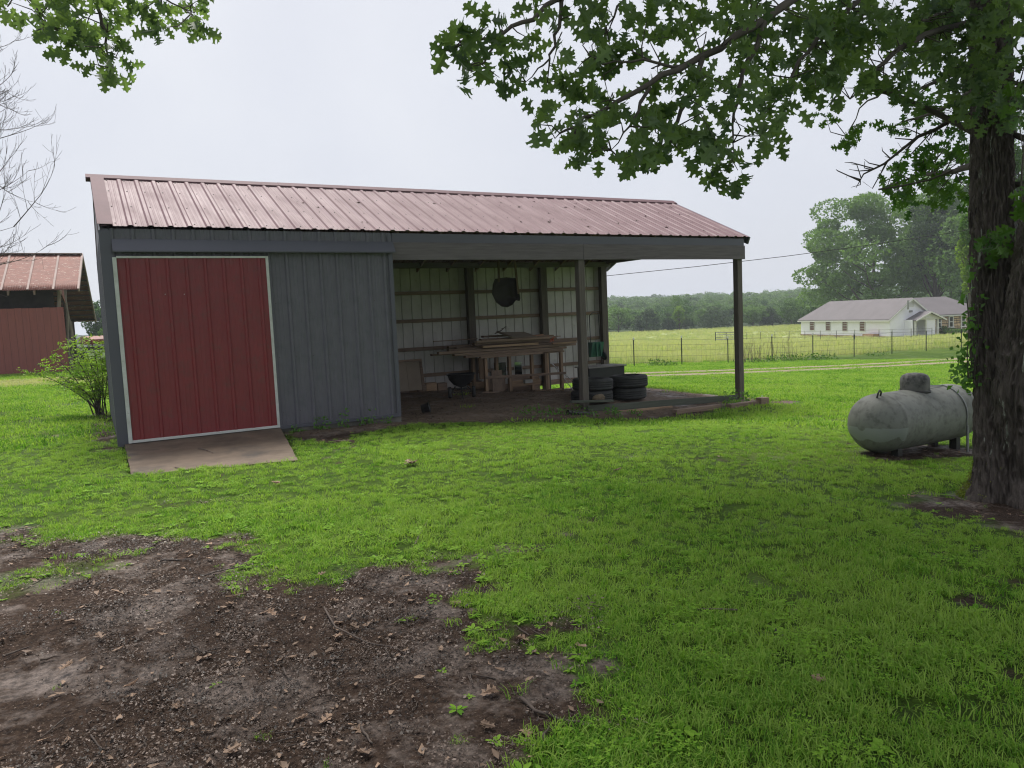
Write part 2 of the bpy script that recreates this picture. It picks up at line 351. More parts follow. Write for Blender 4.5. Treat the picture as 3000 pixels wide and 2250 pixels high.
def ground_material():
    m = bpy.data.materials.new('ground'); m.use_nodes = True; nt = m.node_tree; nt.nodes.clear(); N = nt.nodes.new; K = nt.links.new
    out = N('ShaderNodeOutputMaterial'); b = N('ShaderNodeBsdfPrincipled'); K(b.outputs[0], out.inputs[0])
    pos = N('ShaderNodeNewGeometry').outputs['Position']
    def noise(sc, det=5, ro=.6):
        n = N('ShaderNodeTexNoise'); n.inputs['Scale'].default_value = sc; n.inputs['Detail'].default_value = det; n.inputs['Roughness'].default_value = ro; K(pos, n.inputs['Vector']); return n.outputs['Fac']
    def rng(x, a, c, lo=0, hi=1):
        r = N('ShaderNodeMapRange'); r.inputs[1].default_value = a; r.inputs[2].default_value = c; r.inputs[3].default_value = lo; r.inputs[4].default_value = hi; K(x, r.inputs[0]); return r.outputs[0]
    def mix(f, A, B):
        x = N('ShaderNodeMix'); x.data_type = 'RGBA'; K(f, x.inputs['Factor'])
        for s, v in (('A', A), ('B', B)):
            if isinstance(v, tuple): x.inputs[s].default_value = (*v, 1)
            else: K(v, x.inputs[s])
        return x.outputs['Result']
    def att(n): a = N('ShaderNodeAttribute'); a.attribute_name = n; return a.outputs['Fac']
    turf = mix(rng(noise(3, 6), .35, .65), (.040,.085,.010), (.075,.135,.016))
    turf = mix(rng(noise(40, 3), .4, .7), turf, (.035,.05,.012))
    turf = mix(rng(noise(.25, 3), .52, .72), turf, (.12,.17,.03))
    fld = mix(rng(noise(.5, 6), .35, .65), (.33,.37,.15), (.24,.31,.10))
    fld = mix(rng(noise(6, 4), .4, .7), fld, (.27,.29,.12))
    turf = mix(att('dry'), turf, (.27,.24,.10))
    turf = mix(att('field'), turf, fld)
    turf = mix(att('woods'), turf, (.030,.050,.020))
    earth = mix(rng(noise(26, 6, .7), .35, .65), (.080,.054,.040), (.022,.015,.012))
    wet = rng(noise(1.6, 6, .70), .50, .63)
    earth = mix(wet, earth, mix(rng(noise(30, 4), .4, .62), (.23,.178,.150), (.070,.051,.041)))
    earth = mix(att('floor'), earth, mix(rng(noise(14, 6, .7), .35, .65), (.25,.19,.145), (.14,.105,.082)))
    chips = rng(noise(75, 2), .62, .70)
    earth = mix(chips, earth, (.15,.115,.09))
    col = mix(rng(att('soil'), .25, .7), turf, earth)
    K(col, b.inputs['Base Color'])
    r1 = rng(wet, 0, 1, .75, .42); K(r1, b.inputs['Roughness']); mu = N('ShaderNodeMath'); mu.operation = 'MULTIPLY'; K(wet, mu.inputs[0]); K(att('soil'), mu.inputs[1]); K(rng(mu.outputs[0], 0, 1, .05, .38), b.inputs['Specular IOR Level'])
    bp = N('ShaderNodeBump'); bp.inputs['Strength'].default_value = .9; bp.inputs['Distance'].default_value = .02
    K(noise(45, 6, .7), bp.inputs['Height']); K(bp.outputs[0], b.inputs['Normal'])
    return m
MT['ground'] = ground_material()
ground = link('ground', gme, MT['ground'], kind='structure', label='lawn, bare mud and field of the farmyard')

# two bare wheel ruts of the farm track
def rut(off, w, nm):
    ex = np.array([TRACK_B[0]-TRACK_A[0], TRACK_B[1]-TRACK_A[1]]); l = np.hypot(*ex); ex /= l; nn = np.array([-ex[1], ex[0]])
    t = np.linspace(-6, l+40, 240); V = []; k = 7
    for i, tt in enumerate(t):
        c = TRACK_A[:2] + ex*tt + nn*(off + .18*math.sin(tt*.13))
        for j in range(k):
            q = (j/(k-1)-.5); ww = w*(1 + .35*(vnoise(tt*.9+off*7, j*9.1)-.5) if j in (0, k-1) else 1)
            p = c + nn*(q*ww); V.append((p[0], p[1], 0))
    V = np.array(V); V[:,2] = terrain(V[:,0], V[:,1]) + .012 + .006*((np.arange(len(V)) % k) % (k-1) > 0)
    q = [(i*k+j, i*k+j+1, (i+1)*k+j+1, (i+1)*k+j) for i in range(len(t)-1) for j in range(k-1)]
    return V, q
MT['rut'] = mat('gravel_rut', (.28,.235,.175), (.20,.17,.115), rough=.95, spec=.08, scale=1.5, detail=8, coords='World', c3=(.12,.15,.04), s3=1.1, p3=(.58,.66), bump=.5, bscale=20)
V1, q1 = rut(-.85, .95, 'a'); V2, q2 = rut(.85, .9, 'b')
tr = empty('farm_track', kind='structure', label='two-rut gravel farm track crossing the grass')
for V_, q_ in ((V1, q1), (V2, q2)):
    link('wheel_rut', np_mesh('wheel_rut', V_, np.array(q_).ravel(), np.full(len(q_), 4), True), MT['rut'], tr)

# ------------------------------------------------------------------ scattered stuff by geometry nodes
def scatter(name, protos, P, rotz, tilt, scale, idx, label, kind='stuff', zoff=0):
    """one object: prototypes instanced on points"""
    col = bpy.data.collections.new(name + '_set')
    for k, (me, m) in enumerate(protos):
        o = bpy.data.objects.new(f'{name}_unit_{k:02d}', me); me.materials.append(m) if not me.materials else None; col.objects.link(o)
    pm = bpy.data.meshes.new(name); P = np.asarray(P, np.float32).copy(); P[:, 2] += zoff
    pm.vertices.add(len(P)); pm.vertices.foreach_set('co', P.ravel())
    a = pm.attributes.new('rot', 'FLOAT_VECTOR', 'POINT'); R_ = np.zeros((len(P), 3), np.float32); R_[:, 0] = tilt[0]; R_[:, 1] = tilt[1]; R_[:, 2] = rotz; a.data.foreach_set('vector', R_.ravel())
    attr(pm, 'size', scale)
    a = pm.attributes.new('pick', 'INT', 'POINT'); a.data.foreach_set('value', np.asarray(idx, np.int32))
    o = link(name, pm, None, kind=kind, label=label)
    ng = bpy.data.node_groups.new(name, 'GeometryNodeTree')
    ng.interface.new_socket('Geometry', in_out='INPUT', socket_type='NodeSocketGeometry'); ng.interface.new_socket('Geometry', in_out='OUTPUT', socket_type='NodeSocketGeometry')
    N = ng.nodes.new; K = ng.links.new
    gi = N('NodeGroupInput'); go = N('NodeGroupOutput'); ci = N('GeometryNodeCollectionInfo'); ci.inputs['Collection'].default_value = col
    ci.inputs['Separate Children'].default_value = True; ci.inputs['Reset Children'].default_value = True
    ip = N('GeometryNodeInstanceOnPoints'); ip.inputs['Pick Instance'].default_value = True
    def na(n, t): x = N('GeometryNodeInputNamedAttribute'); x.data_type = t; x.inputs['Name'].default_value = n; return x.outputs['Attribute']
    e2r = N('FunctionNodeEulerToRotation')
    K(gi.outputs[0], ip.inputs['Points']); K(ci.outputs[0], ip.inputs['Instance']); K(na('pick', 'INT'), ip.inputs['Instance Index'])
    K(na('rot', 'FLOAT_VECTOR'), e2r.inputs[0]); K(e2r.outputs[0], ip.inputs['Rotation']); K(na('size', 'FLOAT'), ip.inputs['Scale'])
    K(ip.outputs[0], go.inputs[0])
    md = o.modifiers.new('scatter', 'NODES'); md.node_group = ng
    return o

def leafy_mat(name, cols, trans=.35, rough=.55, nscale=.6, spec=.3):
    """green that varies by place and by piece"""
    m = bpy.data.materials.new(name); m.use_nodes = True; nt = m.node_tree; nt.nodes.clear(); N = nt.nodes.new; K = nt.links.new
    out = N('ShaderNodeOutputMaterial'); b = N('ShaderNodeBsdfPrincipled'); b.inputs['Roughness'].default_value = rough; b.inputs['Specular IOR Level'].default_value = spec
    nz = N('ShaderNodeTexNoise'); nz.inputs['Scale'].default_value = nscale; nz.inputs['Detail'].default_value = 4; K(N('ShaderNodeNewGeometry').outputs['Position'], nz.inputs['Vector'])
    oi = N('ShaderNodeObjectInfo'); at = N('ShaderNodeAttribute'); at.attribute_name = 'tone'
    a1 = N('ShaderNodeMath'); a1.operation = 'MULTIPLY_ADD'; K(oi.outputs['Random'], a1.inputs[0]); a1.inputs[1].default_value = .45; K(nz.outputs['Fac'], a1.inputs[2])
    a2 = N('ShaderNodeMath'); a2.operation = 'MULTIPLY_ADD'; K(at.outputs['Fac'], a2.inputs[0]); a2.inputs[1].default_value = .5; K(a1.outputs[0], a2.inputs[2])
    r = N('ShaderNodeValToRGB'); cr = r.color_ramp; cr.elements[0].position = .35; cr.elements[0].color = (*cols[0], 1); cr.elements[1].position = 1.25 if False else 1.0; cr.elements[1].color = (*cols[-1], 1)
    for i, c in enumerate(cols[1:-1]): e = cr.elements.new(.35 + .65*(i+1)/(len(cols)-1)); e.color = (*c, 1)
    K(a2.outputs[0], r.inputs[0]); K(r.outputs[0], b.inputs['Base Color'])
    tr_ = N('ShaderNodeBsdfTranslucent'); mm = N('ShaderNodeMix'); mm.data_type = 'RGBA'; mm.blend_type = 'MULTIPLY'; mm.inputs['Factor'].default_value = 1; mm.inputs['B'].default_value = (1.25,1.35,.6,1)
    K(r.outputs[0], mm.inputs['A']); K(mm.outputs['Result'], tr_.inputs[0])
    ms = N('ShaderNodeMixShader'); ms.inputs[0].default_value = trans; K(b.outputs[0], ms.inputs[1]); K(tr_.outputs[0], ms.inputs[2]); K(ms.outputs[0], out.inputs[0])
    return m
MT['grass'] = leafy_mat('grass', spec=.12, rough=.75, cols=[(.038,.108,.017),(.097,.238,.027),(.172,.345,.040),(.30,.44,.09)], trans=.4)
MT['weed'] = leafy_mat('weed', [(.065,.18,.014),(.13,.30,.020),(.24,.42,.045)], trans=.35, spec=.15, rough=.7)
MT['hay'] = leafy_mat('field_grass', [(.17,.29,.08),(.29,.38,.13),(.41,.46,.20),(.47,.48,.25)], trans=.35, nscale=.12)
MT['dead'] = mat('dead_leaf', (.30,.20,.13), (.17,.105,.07), rough=.7, scale=9, objrand=.35)
MT['chip'] = mat('litter_chip', (.085,.058,.043), (.030,.021,.017), rough=.5, scale=14, objrand=.85)
MT['twig'] = mat('twig_bark', (.10,.075,.06), (.05,.038,.032), rough=.85, scale=10, objrand=.4)

def tuft(n, r, hmin, hmax, w, lean, rng, bend=1.0):
    V = []; L_ = []; S = []; T = []
    for i in range(n):
        a = rng.uniform(0, 6.283); d = r*math.sqrt(rng.random()); bx, by = d*math.cos(a), d*math.sin(a)
        h = rng.uniform(hmin, hmax); az = rng.uniform(0, 6.283); ln = rng.uniform(.1, lean)*h; ww = w*rng.uniform(.7, 1.3)
        dx, dy = math.cos(az), math.sin(az); px, py = -dy*ww/2, dx*ww/2; b = len(V)
        for t, k in ((0, 1), (.55, .85)):
            o = ln*t**2*bend; z = h*t
            V += [(bx+dx*o-px*k, by+dy*o-py*k, z), (bx+dx*o+px*k, by+dy*o+py*k, z)]
        V.append((bx+dx*ln*bend, by+dy*ln*bend, h*(1-.25*min(1, ln/h))))
        L_ += [b, b+1, b+3, b+2, b+2, b+3, b+4]; S += [4, 3]; T += [rng.random()]*5
    me = np_mesh('grass_tuft', V, L_, S); attr(me, 'tone', T); return me
def rosette(n, lr, lw, rng, h=.03):
    V = []; L_ = []; S = []; T = []
    for i in range(n):
        a = 6.283*i/n + rng.uniform(-.4, .4); l = lr*rng.uniform(.6, 1.1); e = rng.uniform(.2, .9); b = len(V); c, s = math.cos(a), math.sin(a); w = lw*rng.uniform(.7, 1.2)
        for t, k in ((.1, .15), (.4, 1), (.75, .8), (1, .08)):
            x = l*t; z = h*.3 + l*e*t - l*.75*e*t*t
            V += [(c*x - s*w*k/2, s*x + c*w*k/2, z), (c*x, s*x, z-.12*w*k), (c*x + s*w*k/2, s*x - c*w*k/2, z)]
        for q in range(3):
            for j in range(2): p = b+q*3+j; L_ += [p, p+1, p+4, p+3]; S.append(4)
        T += [rng.random()]*12
    me = np_mesh('weed_rosette', V, L_, S); attr(me, 'tone', T); return me
def clover(n, r, rng):
    V = []; L_ = []; S = []; T = []
    for i in range(n):
        a = rng.uniform(0, 6.283); d = r*math.sqrt(rng.random()); x, y, z = d*math.cos(a), d*math.sin(a), rng.uniform(.02, .055); q = rng.uniform(.005, .010); t0 = rng.random()
        for k in range(3):
            a2 = 2.094*k + rng.random(); b = len(V); c, s = math.cos(a2), math.sin(a2); up = rng.uniform(-.2, .5)
            for (t, w) in ((0, 0), (.7, .6), (1.2, .35), (1.2, -.35), (.7, -.6)): V.append((x+q*(c*t-s*w), y+q*(s*t+c*w), z+q*up*t))
            L_ += [b, b+1, b+2, b+3, b+4]; S.append(5); T += [t0]*5
    me = np_mesh('clover_patch', V, L_, S); attr(me, 'tone', T); return me
rg = np.random.default_rng(11)
lawn_protos = [(tuft(30, .06, .018, .055, .0046, 1.7, rg), MT['grass']) for _ in range(5)] + [(tuft(16, .05, .035, .085, .005, 1.2, rg), MT['grass']) for _ in range(2)] \
            + [(clover(26, .06, rg), MT['weed']) for _ in range(2)] + [(rosette(7, .062, .024, rg), MT['weed']) for _ in range(2)]
far_protos = [(tuft(34, .17, .02, .06, .012, 1.3, rg), MT['grass']) for _ in range(4)] + [(tuft(26, .17, .02, .055, .011, 1.3, rg), MT['hay']) for _ in range(2)]

SHED_RECT = [(.15,12.0),(12.7,12.0),(12.7,17.3),(.15,17.3)]
def in_view(P, m=60):
    u, v, z = to_px(P); return (z > .5) & (u > -m*14) & (u < 3000+m*14) & (v > 0) & (v < 2250+m*12)
def rand_pts(x0, x1, y0, y1, dens, rng):
    n = int((x1-x0)*(y1-y0)*dens); return rng.uniform(x0, x1, n), rng.uniform(y0, y1, n)
PX = []; PI_ = []; PS = []
def lawn_band(rmin, rmax, dens, far=False, sc=1.0):
    x, y = rand_pts(-rmax*.75, rmax*1.05, -1.2, rmax, dens, rg); d = np.hypot(x, y); k = (d >= rmin) & (d < rmax)
    x, y = x[k], y[k]; P = np.stack([x, y, terrain(x, y)], 1); k = in_view(P); x, y = x[k], y[k]; P = P[k]
    s = soil(x, y); den = fbm(x*1.1+40, y*1.1, 3)
    keep = rg.random(len(x)) < np.clip((1-s*1.06), .012, 1)**1.3 * np.clip(.45 + 1.1*den, .35, 1)
    keep &= poly_sd(x, y, RAMP) < -.01
    keep &= ~((x > .2) & (x < 4.5) & (y > 12) & (y < 17.25))
    t = track_d(x, y); keep &= ~((np.abs(np.abs(t)-.85) < .52) & (x > 8)) | (rg.random(len(x)) < .06)
    P = P[keep]; x = x[keep]; y = y[keep]
    return P, s[keep]
lawn_sets = []
for (r0, r1, dn) in ((1.5, 4.5, 560), (4.5, 7.5, 330), (7.5, 13, 165)):
    P, s = lawn_band(r0, r1, dn); n = len(P)
    w = fbm(P[:,0]*2.3+9, P[:,1]*2.3-4, 3); r_ = rg.random(n)
    idx = rg.integers(0, 5, n); idx = np.where(r_ < .12, rg.integers(5, 7, n), idx)
    idx = np.where((r_ > .87) & (w > .46), rg.integers(7, 9, n), idx); idx = np.where((r_ > .955) & (w > .4) | (s > .35) & (r_ > .75), rg.integers(9, 11, n), idx)
    z2 = (fbm(P[:,0]*2.2, P[:,1]*2.2, 3)-.5)*.045*sstep(16, 10, np.hypot(P[:,0]-2, P[:,1]-6)); P[:,2] += z2 - .008
    sc = (.5 + .65*fbm(P[:,0]*.9-7, P[:,1]*.9+3, 3)) * rg.uniform(.75, 1.25, n) * (1 - .35*s)
    lawn_sets.append((P, idx, sc))
x, y = rand_pts(-3.5, 4.5, 1.5, 8.5, 120, rg); s = soil(x, y); sdm = poly_sd(x, y, MUD); k = (sdm > -1.1) & (sdm < .55) & (s > .06) & (s < .93) & (rg.random(len(x)) < .25 + .9*(fbm(x*2.4+11, y*2.4, 3)-.3)); x, y = x[k], y[k]; n = len(x); r_ = rg.random(n)
P = np.stack([x, y, terrain(x, y) + (fbm(x*2.2, y*2.2, 3)-.5)*.045 - .004], 1); lawn_sets.append((P, np.where(r_ < .35, rg.integers(9, 11, n), np.where(r_ < .6, rg.integers(7, 9, n), rg.integers(0, 7, n))), rg.uniform(.5, 1.05, n)))
P = np.concatenate([a[0] for a in lawn_sets]); idx = np.concatenate([a[1] for a in lawn_sets]); sc = np.concatenate([a[2] for a in lawn_sets]); n = len(P)
scatter('lawn_grass', lawn_protos, P, rg.uniform(0, 6.283, n), (rg.uniform(-.15, .15, n), rg.uniform(-.15, .15, n)), sc, idx, 'short mown green lawn grass with clover round the shed')
P, s = lawn_band(13, 42, 34); n = len(P); k = (P[:,1] < 33) | (P[:,0] < 12); P = P[k]; n = len(P)
scatter('far_lawn_grass', far_protos, P, rg.uniform(0, 6.283, n), (np.zeros(n), np.zeros(n)), rg.uniform(.8, 1.5, n), np.where(rg.random(n) < dry_at(P[:,0], P[:,1]), rg.integers(4, 6, n), rg.integers(0, 4, n)), 'bright green lawn grass beyond the shed')
# tall hay field beyond the fence
hay_protos = [(tuft(26, .30, .18, .55, .022, .6, rg), MT['hay']) for _ in range(4)] + [(tuft(22, .5, .25, .55, .05, .5, rg), MT['hay']) for _ in range(3)]
HX = []; HI = []
for (d0, d1, dn, lo, hi) in ((26, 50, 9, 0, 4), (50, 90, 2.6, 4, 7), (90, 158, .9, 4, 7)):
    n = int((d1*1.15)*(d1*1.15)*dn); x = rg.uniform(10, 10+d1*1.1, n); y = rg.uniform(24, 24+d1*1.05, n)
    P = np.stack([x, y, terrain(x, y)], 1); dep = (P-CAM) @ CF; k = (dep > d0) & (dep < d1) & in_view(P) & (y > 28.3 + 3*(fbm(x*.7, y*.7)-.5)) & (rg.random(n) < np.clip((y-26)/6, .2, 1)) & (rg.random(n) < .4 + fbm(x*.25, y*.25))
    ha = HOUSE_B[:2]-HOUSE_A[:2]; ha /= np.hypot(*ha); hp = np.array([-ha[1], ha[0]]); qa = (x-HOUSE_A[0])*ha[0] + (y-HOUSE_A[1])*ha[1]; qb = (x-HOUSE_A[0])*hp[0] + (y-HOUSE_A[1])*hp[1]
    k &= ~((qa > -1.5) & (qa < 23) & (qb > -1.2) & (qb < 20))
    HX.append(P[k]); HI.append(rg.integers(lo, hi, k.sum()))
P = np.concatenate(HX); n = len(P)
scatter('field_grass', hay_protos, P, rg.uniform(0, 6.283, n), (np.zeros(n), np.zeros(n)), rg.uniform(.5, 1.0, n), np.concatenate(HI), 'tall yellow-green hay grass of the field beyond the wire fence')
# litter on the mud
def chip_mesh(r, rng, curl=.3):
    k = 6; a = np.sort(rng.uniform(0, 6.283, k)); rr_ = r*rng.uniform(.5, 1.2, k); V = [(rr_[i]*math.cos(a[i])*1.5, rr_[i]*math.sin(a[i]), rng.uniform(0, curl)*r + .002) for i in range(k)]
    V.append((0, 0, .002)); return np_mesh('chip', V, np.array([(i, (i+1) % k, k) for i in range(k)]).ravel(), np.full(k, 3))
def stick_mesh(l, r, rng):
    p = [(t*l-l/2, .06*l*math.sin(t*5+rng.random()*6), r*.8+.01*l*rng.random()) for t in np.linspace(0, 1, 5)]
    return MB().tube(p, [r, r, r*.9, r*.7, r*.5], 5).mesh('stick')
OAK_HALF = [(0,.015),(.07,.07),(.12,.17),(.10,.29),(.19,.24),(.27,.25),(.26,.17),(.30,.12),(.36,.15),(.43,.29),(.42,.46),(.51,.37),(.62,.40),(.57,.29),(.58,.16),(.64,.13),(.70,.19),(.74,.34),(.80,.24),(.89,.24),(.85,.15),(.88,.10),(.94,.09),(1.0,0)]
def oak_leaf(size, fold=.25, droop=.25, rng=None, wid=1.0):
    """a lobed leaf with a stalk, in its own frame: stalk at the origin, tip along +X"""
    V = []; F = []
    for sgn in (1, -1):
        b = len(V); pts = [(0, 0)] + OAK_HALF
        for x, y in pts:
            j = 1 if rng is None else rng.uniform(.88, 1.12); y2 = y*j*wid
            V.append((.22+x, sgn*y2, fold*y2 - droop*x*x))
        ids = list(range(b, b+len(pts))); F.append(tuple(ids if sgn > 0 else ids[::-1]))
    b = len(V); V += [(0, -.008, 0), (0, .008, 0), (.24, .006, 0), (.24, -.006, 0)]; F.append((b, b+3, b+2, b+1))
    V = np.array(V)*size
    return V, F
def oak_leaf_mesh(size, **k):
    V, F = oak_leaf(size, **k); me = bpy.data.meshes.new('leaf'); me.from_pydata(V.tolist(), [], F); me.update(); return me
MT['litter'] = leafy_mat('mud_litter', [(.009,.006,.005),(.014,.010,.008),(.036,.025,.019),(.070,.049,.037),(.20,.15,.122)], trans=.02, rough=.5, nscale=3.0)
def chip_patch(n, r, lo, hi, rng, curl=.5):
    V = []; L_ = []; T = []; S = []
    for _ in range(n):
        a0 = rng.uniform(0, 6.283); d = r*math.sqrt(rng.random()); cx, cy = d*math.cos(a0), d*math.sin(a0); q = lo*(hi/lo)**rng.random(); k = int(rng.integers(4, 7)); az = rng.uniform(0, 6.283); tx, ty = rng.normal()*.35, rng.normal()*.35; z0 = rng.uniform(.001, .009); b = len(V); el = rng.uniform(.35, .9)
        for i in range(k):
            a = 6.283*i/k + rng.uniform(-.35, .35); u_, w_ = q*math.cos(a)*rng.uniform(.75, 1.2), q*el*math.sin(a)*rng.uniform(.75, 1.2); x_ = u_*math.cos(az)-w_*math.sin(az); y_ = u_*math.sin(az)+w_*math.cos(az)
            V.append((cx+x_, cy+y_, z0 + tx*x_ + ty*y_ + curl*u_*u_/q))
        L_ += list(range(b, b+k)); S.append(k); T += [rng.random()**5.0]*k
    me = np_mesh('chip_patch', V, L_, S); attr(me, 'tone', T); return me
lit_protos = [(chip_patch(40, .09, .0016, .0078, rg), MT['litter']) for _ in range(6)] + [(chip_mesh(rg.uniform(.010, .017), rg, .6), MT['dead']) for _ in range(2)] + [(stick_mesh(rg.uniform(.05, .12), .0025, rg), MT['twig']) for _ in range(3)]
def litter(x, y, nm, lab, pd=(.80, .90)):
    P = np.stack([x, y, terrain(x, y)], 1); k = in_view(P); P = P[k]; s = soil(P[:,0], P[:,1]); k = rg.random(len(P)) < s*np.clip(3.0*(fbm(P[:,0]*2.2+3, P[:,1]*2.2, 4)-.30), .12, 1); P = P[k]; n = len(P); r_ = rg.random(n)
    P[:,2] += (fbm(P[:,0]*2.2, P[:,1]*2.2, 3)-.5)*.045*sstep(16, 10, np.hypot(P[:,0]-2, P[:,1]-6)) + (fbm(P[:,0]*9, P[:,1]*9, 3)-.5)*.03
    idx = rg.integers(0, 6, n); idx = np.where(r_ > pd[0], rg.integers(6, 8, n), idx); idx = np.where(r_ > pd[1], rg.integers(8, 11, n), idx)
    scatter(nm, lit_protos, P, rg.uniform(0, 6.283, n), (rg.uniform(-.3, .3, n), rg.uniform(-.3, .3, n)), rg.uniform(.5, 1.5, n), idx, lab)
x, y = rand_pts(-4.5, 3.4, 1.2, 8.0, 400, rg); litter(x, y, 'mud_litter', 'bark chips, leaf scraps and bits of twig on the wet mud')
x, y = rand_pts(2.3, 12.5, 2.4, 16.8, 90, rg); k = (y > 10.5) | (x > 5.0); litter(x[k], y[k], 'shed_litter', 'dry leaf litter and chips on the bare earth by shed and tank', (.55, .93))
# ================================================================== the pole shed
XL, XW, XR, YF, YB = .238, 4.477, 12.60, 12.06, 17.20
Z_SILL, Z_BEAM, Z_EAVE, Z_RIDGE, Y_RIDGE = .103, 2.681, 3.158, 4.262, 14.436
shed = empty('pole_shed', ((XL+XR)/2, YF, 0), label='slate grey pole shed with faded red metal roof, half enclosed and half open', cat='shed')
bpy.context.view_layer.update()
def under(o, parent):
    """parent while keeping the world coordinates used to build the mesh"""
    o.parent = parent; o.matrix_parent_inverse = parent.matrix_world.inverted(); return o
def sub(name, parent):
    o = bpy.data.objects.new(name, None); COL.objects.link(o); o.location = parent.matrix_world.translation; bpy.context.view_layer.update(); under(o, parent); bpy.context.view_layer.update(); return o

def rib_profile(n, p, rh=.022, rb=.045, rt=.022, minor=True):
    pr = [(0, 0)]
    for i in range(n):
        c = (i+.5)*p
        if minor: pr += [(i*p+.05*p, 0), (i*p+.09*p, rh*.16), (i*p+.13*p, rh*.16), (i*p+.17*p, 0)]
        pr += [(c-rb, 0), (c-rt, rh), (c+rt, rh), (c+rb, 0)]
        if minor: pr += [(i*p+.83*p, 0), (i*p+.87*p, rh*.16), (i*p+.91*p, rh*.16), (i*p+.95*p, 0)]
    pr.append((n*p, 0)); return pr
def sheet(prof, length, th=.0016, lap=.006):
    """ribbed metal sheet: width on x, rib height on z, length on y"""
    prof = [(x + (lap if i == len(prof)-1 else 0), h) for i, (x, h) in enumerate(prof)]
    n = len(prof); V = [(x, y, h + dz) for dz in (0, -th) for y in (0, length) for x, h in prof]
    F = [(i, i+1, n+i+1, n+i) for i in range(n-1)] + [(3*n+i, 3*n+i+1, 2*n+i+1, 2*n+i) for i in range(n-1)]
    F += [(2*n+i, 2*n+i+1, i+1, i) for i in range(n-1)] + [(n+i, n+i+1, 3*n+i+1, 3*n+i) for i in range(n-1)] + [(0, n, 3*n, 2*n), (n-1, 3*n-1, 4*n-1, 2*n-1)]
    me = bpy.data.meshes.new('ribbed_sheet'); me.from_pydata(V, [], F); me.update(); return me
def place(name, me, m, parent, M):
    o = link(name, me, m); o.matrix_world = M; bpy.context.view_layer.update(); return under(o, parent)
def frame(o, ex, ey, ez):
    M = Matrix.Identity(4)
    for i in range(3): M[i][0] = ex[i]; M[i][1] = ey[i]; M[i][2] = ez[i]; M[i][3] = o[i]
    return M

# roof
roof = sub('roof', shed)
sl = Vector((0, Y_RIDGE-(YF-.05), Z_RIDGE-Z_EAVE)); SL = sl.length; sl.normalize(); nrm = Vector((0, -sl.z, sl.y))
bl = Vector((0, YB+.12-Y_RIDGE, -(YB+.12-Y_RIDGE)*.4575)); BL = bl.length; bl.normalize(); bn = Vector((0, -bl.z, bl.y))
NP = 12; PW = (12.69 - (XL-.01)) / NP; RP = PW/4
fme = sheet(rib_profile(4, RP, rh=.019), SL); bme = sheet(rib_profile(4, RP), BL)
for i in range(NP):
    x0 = XL-.01 + i*PW; dz = .0022*(i % 2)
    place('roof_panel', fme, MT['roof'], roof, frame(Vector((x0, YF-.05, Z_EAVE)) + nrm*dz, (1,0,0), sl, nrm))
    place('roof_panel', bme, MT['roof'], roof, frame(Vector((x0+PW, YB+.12, Z_RIDGE-(YB+.12-Y_RIDGE)*.4575)) + bn*dz, (-1,0,0), -bl, bn))
m = MB()
for a in (XL-.10,):
    segs = 4; wl = (12.70-a)/segs
    for k in range(segs):
        x0 = a + k*wl - (.05 if k else 0); x1 = a+(k+1)*wl; z = .028 + .003*(k % 2)
        for sgn, dr, nn in ((-1, -sl, nrm), (1, bl, bn)):
            p0 = Vector((0, Y_RIDGE, Z_RIDGE)); q = [p0 + Vector((0,0,z+.014)), p0 + dr*.15 + nn*z, p0 + dr*.165 + nn*(z-.018), p0+dr*.15+nn*(z-.004), p0 + Vector((0,0,z+.008))]
            m.prism([(v.y, v.z) for v in q], x0, x1)
under(m.build('ridge_cap', MT['roof_trim']), roof)
m = MB()                                   # left gable trim and right fly rafter
for (xa, xb, th) in ((XL-.03, XL+.16, .02),):
    for dr, nn, ln, p0 in ((sl, nrm, SL, Vector((0, YF-.05, Z_EAVE))),):
        for (h0, h1, x0, x1) in ((.024, .030, xa, xb), (-.10, .030, xa-.004, xa)):
            A = p0 + nn*h0; B = p0 + dr*ln + nn*h0; C_ = p0 + dr*ln + nn*h1; D_ = p0 + nn*h1
            m.prism([(A.y, A.z), (B.y, B.z), (C_.y, C_.z), (D_.y, D_.z)], x0, x1)
under(m.build('gable_trim', MT['roof_trim']), roof)
m = MB(); p0 = Vector((0, YF-.06, Z_EAVE)) - nrm*.012; th = .16
for dr, ln, p0, nn in ((sl, SL, Vector((0, YF-.06, Z_EAVE)) - nrm*.004, nrm), (bl, BL, Vector((0, Y_RIDGE, Z_RIDGE)) - bn*.004, bn)):
    A, B = p0, p0 + dr*ln; m.prism([(A.y, A.z), (B.y, B.z), ((B-nn*th).y, (B-nn*th).z), ((A-nn*th).y, (A-nn*th).z)], 12.695, 12.735)
under(m.build('fly_rafter', MT['slate_trim']), roof)
m = MB()
for k in range(NP*4):
    for fr in (.05, .36, .68, .92):
        c = Vector((XL-.01 + (k+.5)*RP + .075, YF-.05, Z_EAVE)) + sl*(SL*fr) + nrm*.002
        m.tube([c, c + nrm*.009], .0085, 6, smooth=False)
under(m.build('roof_screws', MT['screw'], kind='stuff'), roof)
